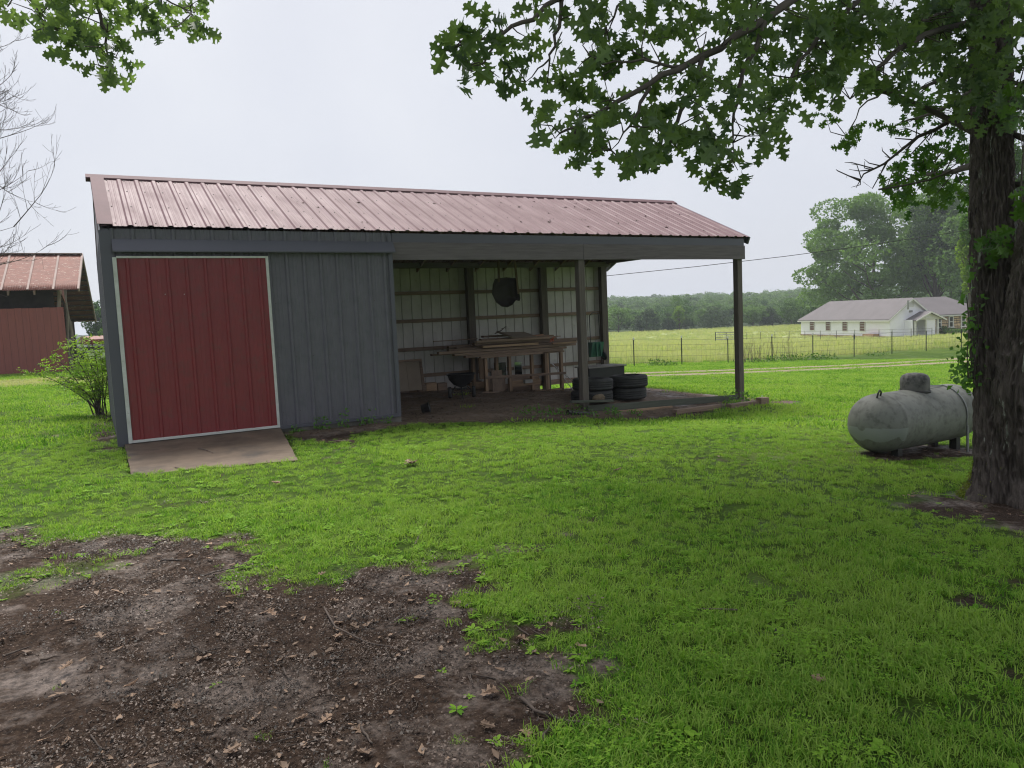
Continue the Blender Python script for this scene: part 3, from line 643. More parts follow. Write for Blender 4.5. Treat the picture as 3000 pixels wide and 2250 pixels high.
# roof frame seen from below
ztop = lambda y: Z_EAVE + (y-(YF-.05))*sl.z/sl.y if y <= Y_RIDGE else Z_RIDGE-(y-Y_RIDGE)*.4575
for i in range(11):
    x = 4.62 + i*.79
    m = MB()
    for (ya, yb) in ((YF+.06, Y_RIDGE), (Y_RIDGE, YB-.03)):
        za, zb = ztop(ya)-.05, ztop(yb)-.05; m.prism([(ya, za), (yb, zb), (yb, zb-.14), (ya, za-.14)], x, x+.038)
    under(m.build('rafter', MT['wood'], bev=0), roof)
for y in (12.15, 12.75, 13.35, 13.95, 14.40, 14.95, 15.55, 16.15, 16.75):
    z = ztop(y)-.008; dr = sl if y < Y_RIDGE else bl; nn = nrm if y < Y_RIDGE else bn
    p = Vector((0, y, z)); q = [p-dr*.045, p+dr*.045, p+dr*.045-nn*.036, p-dr*.045-nn*.036]
    m = MB().prism([(v.y, v.z) for v in q], 4.5, 12.68); under(m.build('purlin', MT['wood']), roof)

# enclosed room: front wall of ribbed sheets
fw = sub('front_wall', shed); wp = (XW-XL)/16
wme = sheet(rib_profile(4, wp, rh=.026, rb=.036, rt=.016), Z_EAVE-.03-Z_SILL)
for i in range(4): place('wall_panel', wme, MT['slate'], fw, frame(Vector((XL + i*4*wp, YF - .001*(i % 2), Z_SILL)), (1,0,0), (0,0,1), (0,-1,0)))
m = MB()
for k in range(16):
    for z in (.32, 1.18, 2.02, 2.9):
        x = XL + (k+.5)*wp + .055
        if x > 2.5 and x < XW-.07 or z > 2.8: c = Vector((x, YF-.001, z)); m.tube([c, c+Vector((0,-.007,0))], .006, 6, smooth=False)
under(m.build('wall_screws', MT['screw'], kind='stuff'), fw)
lw = sub('side_wall', shed); lp = (YB-YF)/20
for i in range(5):
    h = 3.0; me_ = sheet(rib_profile(4, lp, rh=.018, rb=.034, rt=.014), h - .02)
    place('wall_panel', me_, MT['slate'], lw, frame(Vector((XL, YF+(i+1)*4*lp, Z_SILL)), (0,-1,0), (0,0,1), (-1,0,0)))
m = MB(); m.add([(XL-.002,YF+.02,3.09),(XL-.002,YB-.02,2.96),(XL-.002,YB-.02,3.0),(XL-.002,Y_RIDGE,Z_RIDGE-.03),(XL-.002,YF+.02,3.15),(XL+.02,YF+.02,3.09),(XL+.02,YB-.02,2.96),(XL+.02,YB-.02,3.0),(XL+.02,Y_RIDGE,Z_RIDGE-.03),(XL+.02,YF+.02,3.15)],
      [(0,1,2,3,4),(9,8,7,6,5),(0,4,9,5),(4,3,8,9),(3,2,7,8),(2,1,6,7),(1,0,5,6)])
under(m.build('gable_panel', MT['slate']), lw)
m = MB().box((XW-.05, YF+.03, -.10), (XW, YB-.05, 3.05)); under(m.build('partition_wall', MT['wood_v']), shed)
m = MB().box((XL-.028, YF-.034, Z_SILL-.05), (XL+.115, YF-.022, 3.10)).box((XL-.028, YF-.022, Z_SILL-.05), (XL-.020, YF+.11, 3.05)); under(m.build('corner_trim', MT['slate_trim']), shed)
m = MB().box((XW-.06, YF-.026, Z_SILL), (XW+.012, YF-.020, 3.10)).box((XW+.004, YF-.020, Z_SILL), (XW+.012, YF+.05, Z_BEAM-.004)); under(m.build('end_trim', MT['slate_trim']), shed)
m = MB().box((XL+.12, YF-.032, Z_SILL-.045), (XW+.006, YF-.002, Z_SILL+.008)); under(m.build('sill_trim', MT['slate_trim']), shed)
m = MB().box((XL+.02, YF+.005, -.35), (XW+.02, YF+.14, Z_SILL-.05)); under(m.build('foundation', MT['block'], bev=.008), shed)
zt = atY(740, 704, YF-.03)[2]; zb = atY(740, 739, YF-.14)[2]
m = MB().prism([(YF-.024, zt), (YF-.14, zb+.02), (YF-.14, zb), (YF-.125, zb), (YF-.125, zb+.012), (YF-.024, zt-.012)], XL+.125, XW+.03)
m.box((XL+.20, YF-.11, zb+.005), (XW, YF-.03, zb+.06)); under(m.build('track_cover', MT['slate_trim']), shed)
# sliding door
dx0, dx1, dz0, dz1, yd = .405, 2.452, Z_SILL+.012, 2.722, YF-.062
door = sub('sliding_door', shed); dp = (dx1-dx0)/8
dme = sheet(rib_profile(4, dp, rh=.022, rb=.03, rt=.013), dz1-dz0)
for i in range(2): place('door_panel', dme, MT['red_door'], door, frame(Vector((dx0+i*4*dp, yd - .001*i, dz0)), (1,0,0), (0,0,1), (0,-1,0)))
for nm, lo, hi in (('door_stile', (dx0-.055, yd-.03, dz0-.02), (dx0-.004, yd+.02, dz1+.0)), ('door_stile', (dx1-.028, yd-.024, dz0+.018), (dx1+.012, yd+.02, dz1-.012)),
                   ('door_rail', (dx0-.004, yd-.028, dz0-.02), (dx1+.012, yd+.02, dz0+.018)), ('door_rail', (dx0-.004, yd-.026, dz1-.012), (dx1+.012, yd+.02, dz1+.018))):
    under(MB().box(lo, hi).build(nm, MT['white_trim'], bev=.004), door)
for u in (484, 540): under(MB().tube([Vector(atY(u, 862, yd-.008)), Vector(atY(u, 862, yd-.016))], .007, 8, smooth=False).build('bolt', MT['white'], None), door)
# header beam and posts
xs = atY(1707, 735, YF)[0]
for a, b in ((XW+.014, xs-.003), (xs+.003, XR)): under(MB().box((a, YF-.022, Z_BEAM), (b, YF+.018, 2.975)).build('header_beam', MT['beam'], bev=.004), shed)
under(MB().box((XW+.05, YF+.16, Z_BEAM+.03), (XR, YF+.20, 2.98)).build('header_beam', MT['beam']), shed)
under(MB().box((XW+.03, YF+.0, 2.978), (XR-.01, YF+.03, 3.125)).build('fascia_board', MT['slate_trim']), shed)
PMX = atY(1724, 1100, YF+.018)[0]
for x1, z0 in ((PMX, -.32), (12.55, -.55)): under(MB().box((x1-.14, YF+.019, z0), (x1, YF+.159, 3.0)).build('post', MT['post'], bev=.008), shed)
for u0, u1 in ((1376.6, 1394.5), (1585, 1607.6), (1762, 1782)):
    xa = atY(u0, 950, 17.0)[0]; xb = atY(u1, 950, 16.96)[0]; w = .19; xb = min(xb, XR-.03)
    under(MB().box((xb-w, 16.955, -.45), (xb, 17.105, 3.0)).build('post', MT['post'], bev=.008), shed)
under(MB().box((XW+.04, 16.96, -.2), (XW+.15, 17.10, 2.95)).build('post', MT['post']), shed)
under(MB().box((XR-.17, YF+.21, 2.975), (XR-.13, YB-.05, 3.20)).build('side_tie', MT['beam'], bev=.004), shed)
under(MB().box((XW+.02, 16.90, 2.90), (XR-.02, 16.945, 3.03)).build('rear_plate', MT['beam']), shed)
m = MB(); gz = 2.98
m.add([(XR-.02,YF+.03,gz),(XR-.02,YB,gz),(XR-.02,YB,2.99),(XR-.02,Y_RIDGE,Z_RIDGE-.06),(XR-.02,YF+.03,3.14),(XR,YF+.03,gz),(XR,YB,gz),(XR,YB,2.99),(XR,Y_RIDGE,Z_RIDGE-.06),(XR,YF+.03,3.14)],
      [(0,1,2,3,4),(9,8,7,6,5),(0,4,9,5),(4,3,8,9),(3,2,7,8),(2,1,6,7),(1,0,5,6)])
under(m.build('gable_panel', MT['slate']), shed)
bw = sub('back_wall', shed); bp_ = (XR-.27)/48
bme2 = sheet(rib_profile(4, bp_, rh=.020, rb=.022, rt=.010, minor=False), 2.97+.215)
for i in range(12): place('wall_panel', bme2, MT['inner_white'], bw, frame(Vector((XR - i*4*bp_, YB + .0015*(i % 2), -.215 - (0 if i < 4 else 0))), (-1,0,0), (0,0,1), (0,1,0)))
for z in (2.325, 1.665, .985, .325):
    for a, b in ((XW+.05, 8.37), (8.37, 10.5), (10.5, XR-.02)):
        dz = random.uniform(-.012, .012)
        under(MB().box((a+.002, 17.107, z-.043+dz), (b-.002, 17.145, z+.043+dz)).build('girt', MT['wood'], bev=.003), bw)
under(MB().box((8.6, 17.107, -.20), (XR-.02, 17.145, -.07)).build('girt', MT['wood']), bw)
# retaining boards under the open side
under(MB().bar((8.30, YF-.02, -.195), (12.30, YF-.02, -.335), .035, .135).build('skirt_board', MT['green_wood'], bev=.004), shed)
m = MB(); yb = YF-.075
m.add([(x, y, z) for y in (yb-.02, yb+.02) for x, z in ((8.33,-.27),(10.38,-.325),(10.42,-.46),(8.98,-.47),(8.94,-.34),(8.33,-.30))], [(5,4,3,2,1,0),(6,7,8,9,10,11)] + [(i,(i+1)%6,6+(i+1)%6,6+i) for i in range(6)])
under(m.build('skirt_board', MT['wood_pale'], bev=.003), shed)

# concrete ramp
rz = lambda x, y: .085 - .085*(12.02-y)/2.4
m = MB(); n = 12
top = []
for j in range(n+1):
    t = j/n; A = np.array(RAMP_TL)*(1-t) + np.array(RAMP_BL)*t; B = np.array(RAMP_TR)*(1-t) + np.array(RAMP_BR)*t
    for i in range(n+1):
        q = A + (B-A)*i/n; jx = .012*(vnoise(q[0]*6, q[1]*6)-.5); jy = .05*(vnoise(q[0]*5+3, 1.7)-.5) if j == n else 0
        top.append((q[0]+jx, q[1]+jy, rz(*q) + .006*(vnoise(q[0]*3, q[1]*3)-.5)))
nn_ = n+1; F = [(j*nn_+i, j*nn_+i+1, (j+1)*nn_+i+1, (j+1)*nn_+i) for j in range(n) for i in range(n)]
rim = [i for i in range(nn_)] + [j*nn_+n for j in range(1, nn_)] + [n*nn_+i for i in range(n-1, -1, -1)] + [j*nn_ for j in range(n-1, 0, -1)]
V = top + [(top[i][0], top[i][1], -.25) for i in rim]; k = len(top); F += [(rim[i], rim[(i+1) % len(rim)], k+(i+1) % len(rim), k+i) for i in range(len(rim))]
m.add(V, F); m.build('concrete_ramp', MT['concrete'], label='sloping concrete slab in front of the red sliding door', cat='ramp')

# ================================================================== things under the open side
# wooden rack
YR0, YR1 = 15.70, 16.45
rk = empty('lumber_rack', (9.0, 16.0, -.12), label='rough wooden rack of upright studs carrying the lumber pile', cat='rack')
bpy.context.view_layer.update()
legs = [1423.5, 1493.5, 1599.5, 1645]
for Yk in (YR0, YR1):
    for u in legs:
        x = atY(u, 1100, YR0)[0] + (0 if Yk == YR0 else .05); g = tz(x, Yk)
        under(MB().box((x-.035, Yk-.045, g-.02), (x+.035, Yk+.045, .73)).build('stud', MT['wood_pale_v'], bev=.003), rk)
xa, xb = atY(1423, 1100, YR0)[0]-.06, atY(1647, 1100, YR0)[0]+.06
for Yk, z0 in ((YR0, .732), (YR1, .732)): under(MB().box((xa, Yk-.05, z0), (xb, Yk+.05, z0+.04)).build('top_rail', MT['wood'], bev=.003), rk)
under(MB().bar((xa, YR0-.07, .27), (xb, YR0-.07, .215), .035, .06).build('cross_rail', MT['wood'], bev=.003), rk)
under(MB().bar((atY(1500,1130,16)[0], 16.1, .02), (atY(1590,1130,16)[0], 16.1, .02), .035, .14).build('cross_rail', MT['wood_pale']), rk)
under(MB().box((xa+1.35, YR0-.045, tz(9.6, YR0)), (xb-.05, YR0+.045, tz(9.6, YR0)+.04)).build('bottom_plate', MT['wood_pale']), rk)
# lumber
z3 = lambda x, y: (x/3.073+1100, y/3.073+720)
pile = [(940,1490,985,15.62,.05,.10),(800,1690,966,15.60,.05,.12),(700,1720,948,15.66,.05,.14),(500,1640,940,16.05,.04,.14),(560,1790,922,15.72,.055,.14),(650,1780,905,15.85,.05,.14),(960,1460,895,15.55,.05,.10),
        (720,1790,885,16.0,.045,.14),(650,1650,878,16.2,.04,.14),(880,1620,862,15.75,.05,.14),(900,1610,845,15.62,.05,.12),(940,1600,828,15.95,.045,.14),(960,1240,812,16.15,.045,.14),(520,920,848,16.3,.022,.05),(1590,1795,872,15.55,.04,.09),(1560,1665,818,16.3,.022,.06)]
PILE_LABELS = ['lowest short board at the front of the lumber pile, right on the rack', 'second lowest long board on the front face of the lumber pile', 'third board up on the front face of the lumber pile', 'long low board sticking out farthest towards the partition under the pile', 'thick board jutting out at both ends halfway up the pile', 'wide board on the middle layer of the lumber pile', 'short pale board lying on the front edge at the middle of the pile', 'long board on the upper middle layer of the pile', 'thin board deep in the back of the pile', 'upper front board with its end near the orange tape', 'board just below the topmost layer of the lumber pile', 'topmost long board at the back of the pile', 'short board under the plywood on the pile', 'thin lath poking out of the pile towards the partition', 'short pale board end beside the orange tape', 'thin lath poking out of the pile towards the tyres']
for i, (x0, x1, y, Yk, th, w) in enumerate(pile):
    a = Vector(atY(*z3(x0, y), Yk)); b = Vector(atY(*z3(x1, y), Yk)); zc = (a.z+b.z)/2; a.z = zc + random.uniform(-.01, .01); b.z = zc + random.uniform(-.01, .01); b.y += random.uniform(-.05, .05)
    MB().bar(a, b, w, th).build('board', MT['wood'] if i not in (6, 14) else MT['wood_pale'], bev=.003, cat='board', group='boards piled on the rack', label=PILE_LABELS[i])
a = Vector(atY(*z3(1100, 775), 15.9)); b = Vector(atY(*z3(1240, 825), 15.6)); MB().bar(a, b, .10, .035).build('board', MT['wood'], bev=.003, cat='board', label='short dark board lying slantwise on top of the lumber pile')
M_ = Matrix.Translation(Vector(atY(*z3(1290, 800), 15.85))) @ Euler((rad(12), rad(2), rad(6))).to_matrix().to_4x4()
MB().box((-.42,-.28,-.008), (.36,.28,.008), M_).build('plywood_sheet', MT['tan_board'], cat='plywood', label='tan plywood offcut lying on top of the lumber pile')
a = Vector(atY(*z3(1400, 815), 15.75)); b = Vector(atY(*z3(1505, 800), 15.75)); MB().bar(a, b, .09, .035).build('board', mat('new_board', (.42,.24,.16), (.33,.18,.12), rough=.7), bev=.003, cat='board', label='short pale reddish board end on top of the lumber pile')
c = Vector(atY(*z3(1585, 845), 15.52)); m = MB(); rr = random.Random(2)
for k in range(9):
    p = c + Vector((rr.uniform(-.07,.07), rr.uniform(-.03,.03), rr.uniform(-.05,.05))); q = p + Vector((rr.uniform(-.08,.08), rr.uniform(-.03,.03), rr.uniform(-.05,.08))); m.bar(p, q, .03, .004)
m.build('orange_tape', mat('orange_plastic', (.75,.13,.04), (.6,.1,.03), rough=.5), cat='tape', label='crumpled orange marking tape at the end of the lumber pile')
# branch of dead brush on the pile
m = MB(); p = Vector(atY(*z3(1075, 790), 15.8)); q = Vector(atY(*z3(1175, 725), 15.8)); m.tube([p, (p+q)/2 + Vector((0,0,-.03)), q, q+Vector((.03,0,-.03))], [.014,.012,.008,.003], 6)
for t in np.linspace(.2, 1, 9): s = p + (q-p)*t; m.tube([s, s + Vector((rr.uniform(-.05,.06), rr.uniform(-.05,.05), rr.uniform(-.07,.03)))], [.006,.002], 5)
m.build('dead_branch', MT['twig'], cat='branch', label='knobbly dead branch sticking up from the lumber pile')
# glass panes leaning behind rack
for (x0, x1, y0, y1, lab) in ((1045,1180,1048,1200,'wider greenish glass pane leaning behind the rack, beside the upright board'), (1230,1326,1045,1190,'narrower greenish glass pane leaning behind the second rack stud')):
    A = atY(*z3(x0, y0), 16.9); B = atY(*z3(x1, y1), 16.75); tilt = rad(-1.2)
    w = B[0]-A[0]; h = A[2]-B[2]; M_ = Matrix.Translation((A[0], 16.80, B[2])) @ Matrix.Rotation(rad(-18), 4, 'Z') @ Matrix.Rotation(tilt, 4, 'X')
    t = empty('glass_pane', (A[0]+w/2, 16.72, B[2]), cat='pane', label=lab); bpy.context.view_layer.update()
    under(MB().box((.012,-.002,.012), (w-.012,.002,h-.012), M_).build('glass', MT['glass']), t)
    m = MB()
    for lo, hi in (((0,-.005,0),(.012,.005,h)), ((w-.012,-.005,0),(w,.005,h)), ((.012,-.005,0),(w-.012,.005,.012)), ((.012,-.005,h-.012),(w-.012,.005,h))): m.box(lo, hi, M_)
    under(m.build('edge_strip', MT['white']), t)
# loose boards round the rack
def loose(x0, x1, y0, y1, Yk, th, m_, lab, lean=0, nm='board', cat='board'):
    A = atY(*z3(x0, y0), Yk); B = atY(*z3(x1, y1), Yk); M_ = Matrix.Translation((A[0], Yk, B[2])) @ Matrix.Rotation(rad(-lean), 4, 'X')
    return MB().box((0, -th/2, 0), (B[0]-A[0], th/2, A[2]-B[2]), M_).build(nm, m_, bev=.003, cat=cat, label=lab)
loose(1050, 1155, 1125, 1312, 15.62, .03, MT['wood_v'], 'wide brown board standing upright against the front of the rack', 6)
loose(990, 1175, 1180, 1300, 16.2, .03, MT['wood_v'], 'dark board standing at the back of the rack near its first stud', 5)
loose(1225, 1480, 1180, 1300, 16.55, .04, MT['wood'], 'long dark plank stood on edge at the back of the rack', 4)
loose(930, 980, 1010, 1200, 16.9, .04, MT['wood_pale_v'], 'narrow pale board leaning on the back wall beside the rack', 4)
m = MB(); c = Vector(atY(*z3(1340, 1235), 15.95)); prof = []
for j in range(4): m.box((c.x, c.y-.05, c.z + j*.018), (c.x+.22, c.y+.05, c.z+.011 + j*.018))
m.box((c.x+.01, c.y-.03, c.z-.01), (c.x+.2, c.y+.03, c.z+.075)); m.build('siding_offcut', MT['white'], cat='siding', label='white slatted vinyl siding offcut lying inside the rack')
for k, (p0, p1) in enumerate((((1583,1060),(1785,1222)), ((1595,1062),(1775,1270)))):
    A = Vector(atY(*z3(*p0), 16.7)); B = Vector(atY(*z3(*p1), 16.0)); B.z = tz(B.x, B.y)+.02 if k else B.z; MB().tube([A, B], .011, 8).build('white_pole', MT['white'], cat='pole', label=('upper' if k == 0 else 'lower') + ' of two thin white poles leaning at the right end of the rack')
# row of wood blocks along the back wall
for k, (x0, x1) in enumerate(((215,300),(305,372),(376,455),(458,556),(560,646),(850,975),(880,960),(1000,1055))):
    A = atY(*z3(x0, 1300), 16.75); B = atY(*z3(x1, 1300), 16.75); g = tz(A[0], 16.75); h = random.uniform(.14,.2)
    MB().box((A[0], 16.65+random.uniform(0,.08), g-.02), (B[0]-.01, 16.9, g+h), None).build('wood_block', MT['wood_pale'] if k % 2 else MT['wood'], bev=.006, cat='wood block', group='sawn blocks along the back wall', label='sawn wood block in the row along the foot of the back wall')
A = Vector(atY(*z3(965, 1300), 15.3)); MB().bar((A.x, 15.3, tz(A.x,15.3)+.02), (A.x+.32, 15.1, tz(A.x,15.2)+.015), .1, .025).build('board', MT['wood'], bev=.003, cat='board', label='short brown board lying on the dirt beside the spreader')
# framed board leaning at the room partition
t = empty('framed_board', (6.6, 16.7, 0), cat='panel', label='large tan board in a dark wooden frame leaning on the back wall'); bpy.context.view_layer.update()
A = atY(*z3(120, 1035), 16.55); B = atY(*z3(440, 1300), 16.55); w = B[0]-A[0]; h = A[2]-B[2]; M_ = Matrix.Translation((A[0], 16.5, B[2])) @ Matrix.Rotation(rad(-10), 4, 'X')
under(MB().box((.05,-.006,.02), (w*.52,.006,h-.06), M_).build('board_panel', MT['tan_board']), t); under(MB().box((w*.525,-.006,.02), (w-.07,.006,h-.06), M_).build('board_panel', MT['tan_board']), t)
for lo, hi in (((0,-.02,h-.055),(w,.02,h)), ((w-.065,-.018,0),(w,.018,h-.056)), ((0,-.018,0),(.05,.018,h-.056))): under(MB().box(lo, hi, M_).build('frame_rail', MT['wood'], bev=.003), t)
# broadcast spreader
bx, by = atY(1352, 1130, 14.85)[0], 14.85; bz = tz(bx, by)
t = empty('broadcast_spreader', (bx, by, bz), rz=rad(-25), cat='spreader', label='black tow-behind broadcast spreader with hopper and two wheels'); bpy.context.view_layer.update()
m = MB(); H1, H0 = .53, .24
def loop(rx, ry, z, n=24, p=4): return [(rx*abs(math.cos(a))**(2/p)*np.sign(math.cos(a)), ry*abs(math.sin(a))**(2/p)*np.sign(math.sin(a)), z) for a in np.linspace(0, 6.283, n, endpoint=False)]
rings = [loop(.06,.06,H0,24,2), loop(.18,.14,H0+.06,24,3), loop(.27,.21,H0+.17), loop(.295,.235,H1-.02), loop(.32,.26,H1-.02), loop(.32,.26,H1), loop(.29,.23,H1), loop(.26,.2,H0+.17), loop(.16,.12,H0+.07)]
V = [p for r in rings for p in r]; F = [(i*24+j, i*24+(j+1)%24, (i+1)*24+(j+1)%24, (i+1)*24+j) for i in range(len(rings)-1) for j in range(24)]; F.append(tuple(range(8*24, 9*24))); F.append(tuple(range(24))[::-1])
m.add(V, F, True); link('hopper', m.mesh('hopper'), MT['black'], t)
for s in (-1, 1):
    m = MB(); M_ = Matrix.Translation((s*.26, 0, .125)) @ Matrix.Rotation(rad(90), 4, 'Y'); m.lathe([(.05,-.035),(.11,-.04),(.125,-.02),(.125,.02),(.11,.04),(.05,.035)], 24, M_, close=True); w_ = m.build('wheel', MT['rubber'], t)
    m = MB(); m.lathe([(.0,-.03),(.055,-.03),(.055,.03),(.0,.03)], 16, M_); m.build('hub', MT['black'], w_)
    MB().tube([(s*.13,0,.25),(s*.19,0,.18),(s*.2,0,.125)], .013, 8).build('frame_leg', MT['black'], t)
MB().tube([(-.22,0,.125),(.22,0,.125)], .009, 8).build('axle', MT['dark_metal'], t); MB().tube([(0,0,.26),(0,-.18,.13),(.02,-.52,.03)], .014, 8).build('tow_bar', MT['dark_metal'], t)
MB().lathe([(0,.195),(.13,.195),(.13,.205),(0,.205)], 20).build('spinner_plate', MT['black'], t)
# wheelbarrow hung from rafters
hx, hy = atY(1478, 840, 15.3)[0], 15.3
hx, hy = atY(*z3(1180, 555), 15.4)[0], 15.4
t = empty('wheelbarrow', (hx, hy, atY(*z3(1180, 555), 15.4)[2]), rz=rad(-14), cat='wheelbarrow', label='dark wheelbarrow hung upside down from the rafters against the back wall'); bpy.context.view_layer.update()
zq = lambda x, y: ((x-1180)*.0026, (555-y)*.0026)
ol = [zq(*p) for p in ((1085,300),(1062,350),(1052,430),(1085,505),(1135,546),(1190,555),(1240,532),(1272,492),(1303,503),(1312,480),(1300,390),(1292,300),(1190,288))]
n = len(ol); cxo = sum(p[0] for p in ol)/n; czo = sum(p[1] for p in ol)/n; V = []
for dy, k in ((0,1.0),(.10,.93),(.17,.72),(.19,.40)): V += [(cxo+(p[0]-cxo)*k, dy, czo+(p[1]-czo)*k) for p in ol]
F = [(r*n+j, r*n+(j+1)%n, (r+1)*n+(j+1)%n, (r+1)*n+j) for r in range(3) for j in range(n)] + [tuple(range(3*n, 4*n))]
o = MB().add(V, F, True).build('tray', mat('tray_metal', (.065,.058,.055), (.04,.035,.032), rough=.7), t); sm = o.modifiers.new('thick', 'SOLIDIFY'); sm.thickness = .008
for p, q in (((1118,330),(1124,140)), ((1292,440),(1272,150))): a_ = zq(*p); b_ = zq(*q); MB().bar((a_[0],-.02,a_[1]), (b_[0],-.02,b_[1]), .05, .04).build('handle', MT['wood_v'], t)
# green drop spreader hung on the back wall
A = atY(*z3(1922, 870), 16.85); B = atY(*z3(2030, 995), 16.85); gw = B[0]-A[0]; gh = A[2]-B[2]
t = empty('drop_spreader', (A[0]+gw/2, 16.82, B[2]), cat='spreader', label='green drop spreader hung on the back wall by its handle'); bpy.context.view_layer.update()
m = MB(); m.prism([(-.14, gh), (.08, gh), (.06, 0), (-.03, 0)], -gw/2, gw/2, 'X'); m.build('hopper', MT['green_paint'], t, bev=.008)
for x in (-gw*.16, gw*.18): MB().box((x-.012,-.15,.02), (x+.012,-.10,gh-.01)).build('hopper_rib', MT['green_paint'], t)
m = MB(); m.tube([(-gw*.42,0,gh),(-gw*.40,.02,1.12),(-gw*.1,.02,1.2),(gw*.34,.02,1.19),(gw*.38,.02,1.1),(gw*.42,0,gh)], .012, 8); m.build('handle', MT['dark_metal'], t)
m = MB(); m.lathe([(.09,-.02),(.125,-.025),(.135,0),(.125,.025),(.09,.02)], 24, Matrix.Translation((gw/2+.06,-.02,.02)) @ Matrix.Rotation(rad(70), 4, 'Y'), close=True); w_ = m.build('wheel', MT['rubber'], t)
MB().lathe([(0,-.012),(.092,-.012),(.092,.012),(0,.012)], 20, Matrix.Translation((gw/2+.06,-.02,.02)) @ Matrix.Rotation(rad(70), 4, 'Y')).build('wheel_disc', MT['green_paint'], w_)
# tyres
def tyre(cx, cy, z0, od, w, lab, tilt=(0,0)):
    r = od/2; pr = [(r*.60,0),(r*.78,-.004),(r*.93,.006),(r*.985,.028)]
    for k in range(4): a = .035 + k*(w-.07)/4; b = (w-.07)/4; pr += [(r, a), (r, a+b*.72), (r*.985, a+b*.78), (r*.985, a+b*.95)]
    pr += [(r*.985, w-.028),(r*.93, w-.006),(r*.78, w+.004),(r*.60, w),(r*.575, w-.03),(r*.70, w-.05),(r*.88, w/2),(r*.70,.05),(r*.575,.03)]
    t = MB().lathe(pr, 56, None, True, close=True).build('tyre', MT['rubber'], cat='tyre', label=lab); t.location = (cx, cy, z0); t.rotation_euler = (tilt[0], tilt[1], random.random()); return t
tx1 = atY(1735, 1140, 12.72)[0]; tx2 = atY(1840, 1140, 12.75)[0]
tyre(tx1-.03, 12.70, tz(tx1, 12.7)+.005, .86, .235, 'lower tyre of the stack behind the middle post'); tyre(tx1+.02, 12.73, tz(tx1, 12.7)+.245, .84, .24, 'upper tyre of the stack behind the middle post', (.02,.03))
tyre(tx2-.01, 12.78, tz(tx2, 12.78)+.005, .82, .24, 'lower tyre of the stack nearest the open gable end'); tyre(tx2+.01, 12.76, tz(tx2, 12.78)+.25, .83, .25, 'upper tyre of the stack nearest the open gable end', (-.01,.01))
# black bin with lid
A = atY(1724, 1075, 14.0); B = atY(1834, 1070, 14.0); g = tz(B[0], 14.0)
t = empty('storage_bin', ((A[0]+B[0])/2, 14.2, g), cat='bin', label='black storage bin with a flat grey lid behind the tyres'); bpy.context.view_layer.update()
zl = A[2]
m = MB().box((A[0]+.03, 14.02, g), (B[0]-.03, 14.5, zl-.045), None); under(m.build('bin_body', MT['black'], bev=.01), t)
under(MB().box((A[0]-.01, 13.97, zl-.043), (B[0], 14.55, zl-.012)).build('lid', MT['lid'], bev=.004), t)
# plank, rock, pipe and timbers by the posts
MB().bar(Vector(atY(1672, 1177, 11.98)), Vector(atY(1795, 1174, 11.98)), .10, .04).build('plank', MT['green_wood'], bev=.004, cat='plank', label='short green-grey plank lying across the foot of the middle post')
rb = bmesh.new(); bmesh.ops.create_icosphere(rb, subdivisions=3, radius=1)
for v in rb.verts:
    n_ = v.co.normalized(); k = 1 + .35*(vnoise(n_.x*2.1+5, n_.y*2.1+n_.z*1.7)-.5) + .12*(vnoise(n_.x*6, n_.z*6+n_.y*5)-.5); v.co = Vector((n_.x*.135*k, n_.y*.10*k, max(-.05, n_.z*.085*k)))
me = bpy.data.meshes.new('rock'); rb.to_mesh(me); rb.free(); o = link('rock', me, MT['rock'], cat='rock', label='tan fieldstone beside the middle post in front of the tyres'); p = atY(1752, 1165, 12.22); o.location = (p[0], 12.2, p[2]-.01)
a = Vector(atY(1664, 1208, 11.85)); b = Vector((9.0, 11.93, -.40)); m = MB(); d_ = (b-a).normalized()
m.tube([a, b], .045, 16, caps=False).tube([a+d_*.004, a+d_*.1], .036, 16).tube([a-d_*.004, a+d_*.02], .052, 16, caps=False); m.build('drain_pipe', MT['dark_metal'], cat='pipe', label='dark pipe lying on the ground at the foot of the middle post')
def timber(p, q, Yk, w, h, m_, lab):
    A = Vector(atY(*p, Yk)); B = Vector(atY(*q, Yk)); A.z = tz(A.x, Yk)+h/2-.02; B.z = tz(B.x, Yk)+h/2-.02
    return MB().bar(A, B, w, h).build('timber', m_, bev=.006, cat='timber', label=lab)
timber((1976,1200), (2106,1187), 11.62, .14, .09, MT['wood'], 'dark square timber lying in the grass before the skirt board')
timber((2135,1190), (2232,1183), 11.45, .15, .11, MT['wood'], 'dark square timber lying in front of the end post')
o = timber((2222,1182), (2245,1181), 11.40, .16, .17, MT['wood'], 'short dark timber block at the end of the ground timbers')
m = MB().lathe([(.075,0),(.095,.14),(.1,.14),(.1,.15),(.088,.15),(.07,.006),(0,.006)], 18); o = m.build('plant_pot', MT['black'], cat='pot', label='small black plant pot tipped over on the shed floor'); p = atZ(1236, 1208, -.03); o.location = (p[0], p[1], tz(p[0], p[1])+.09); o.rotation_euler = (rad(80), 0, rad(60))
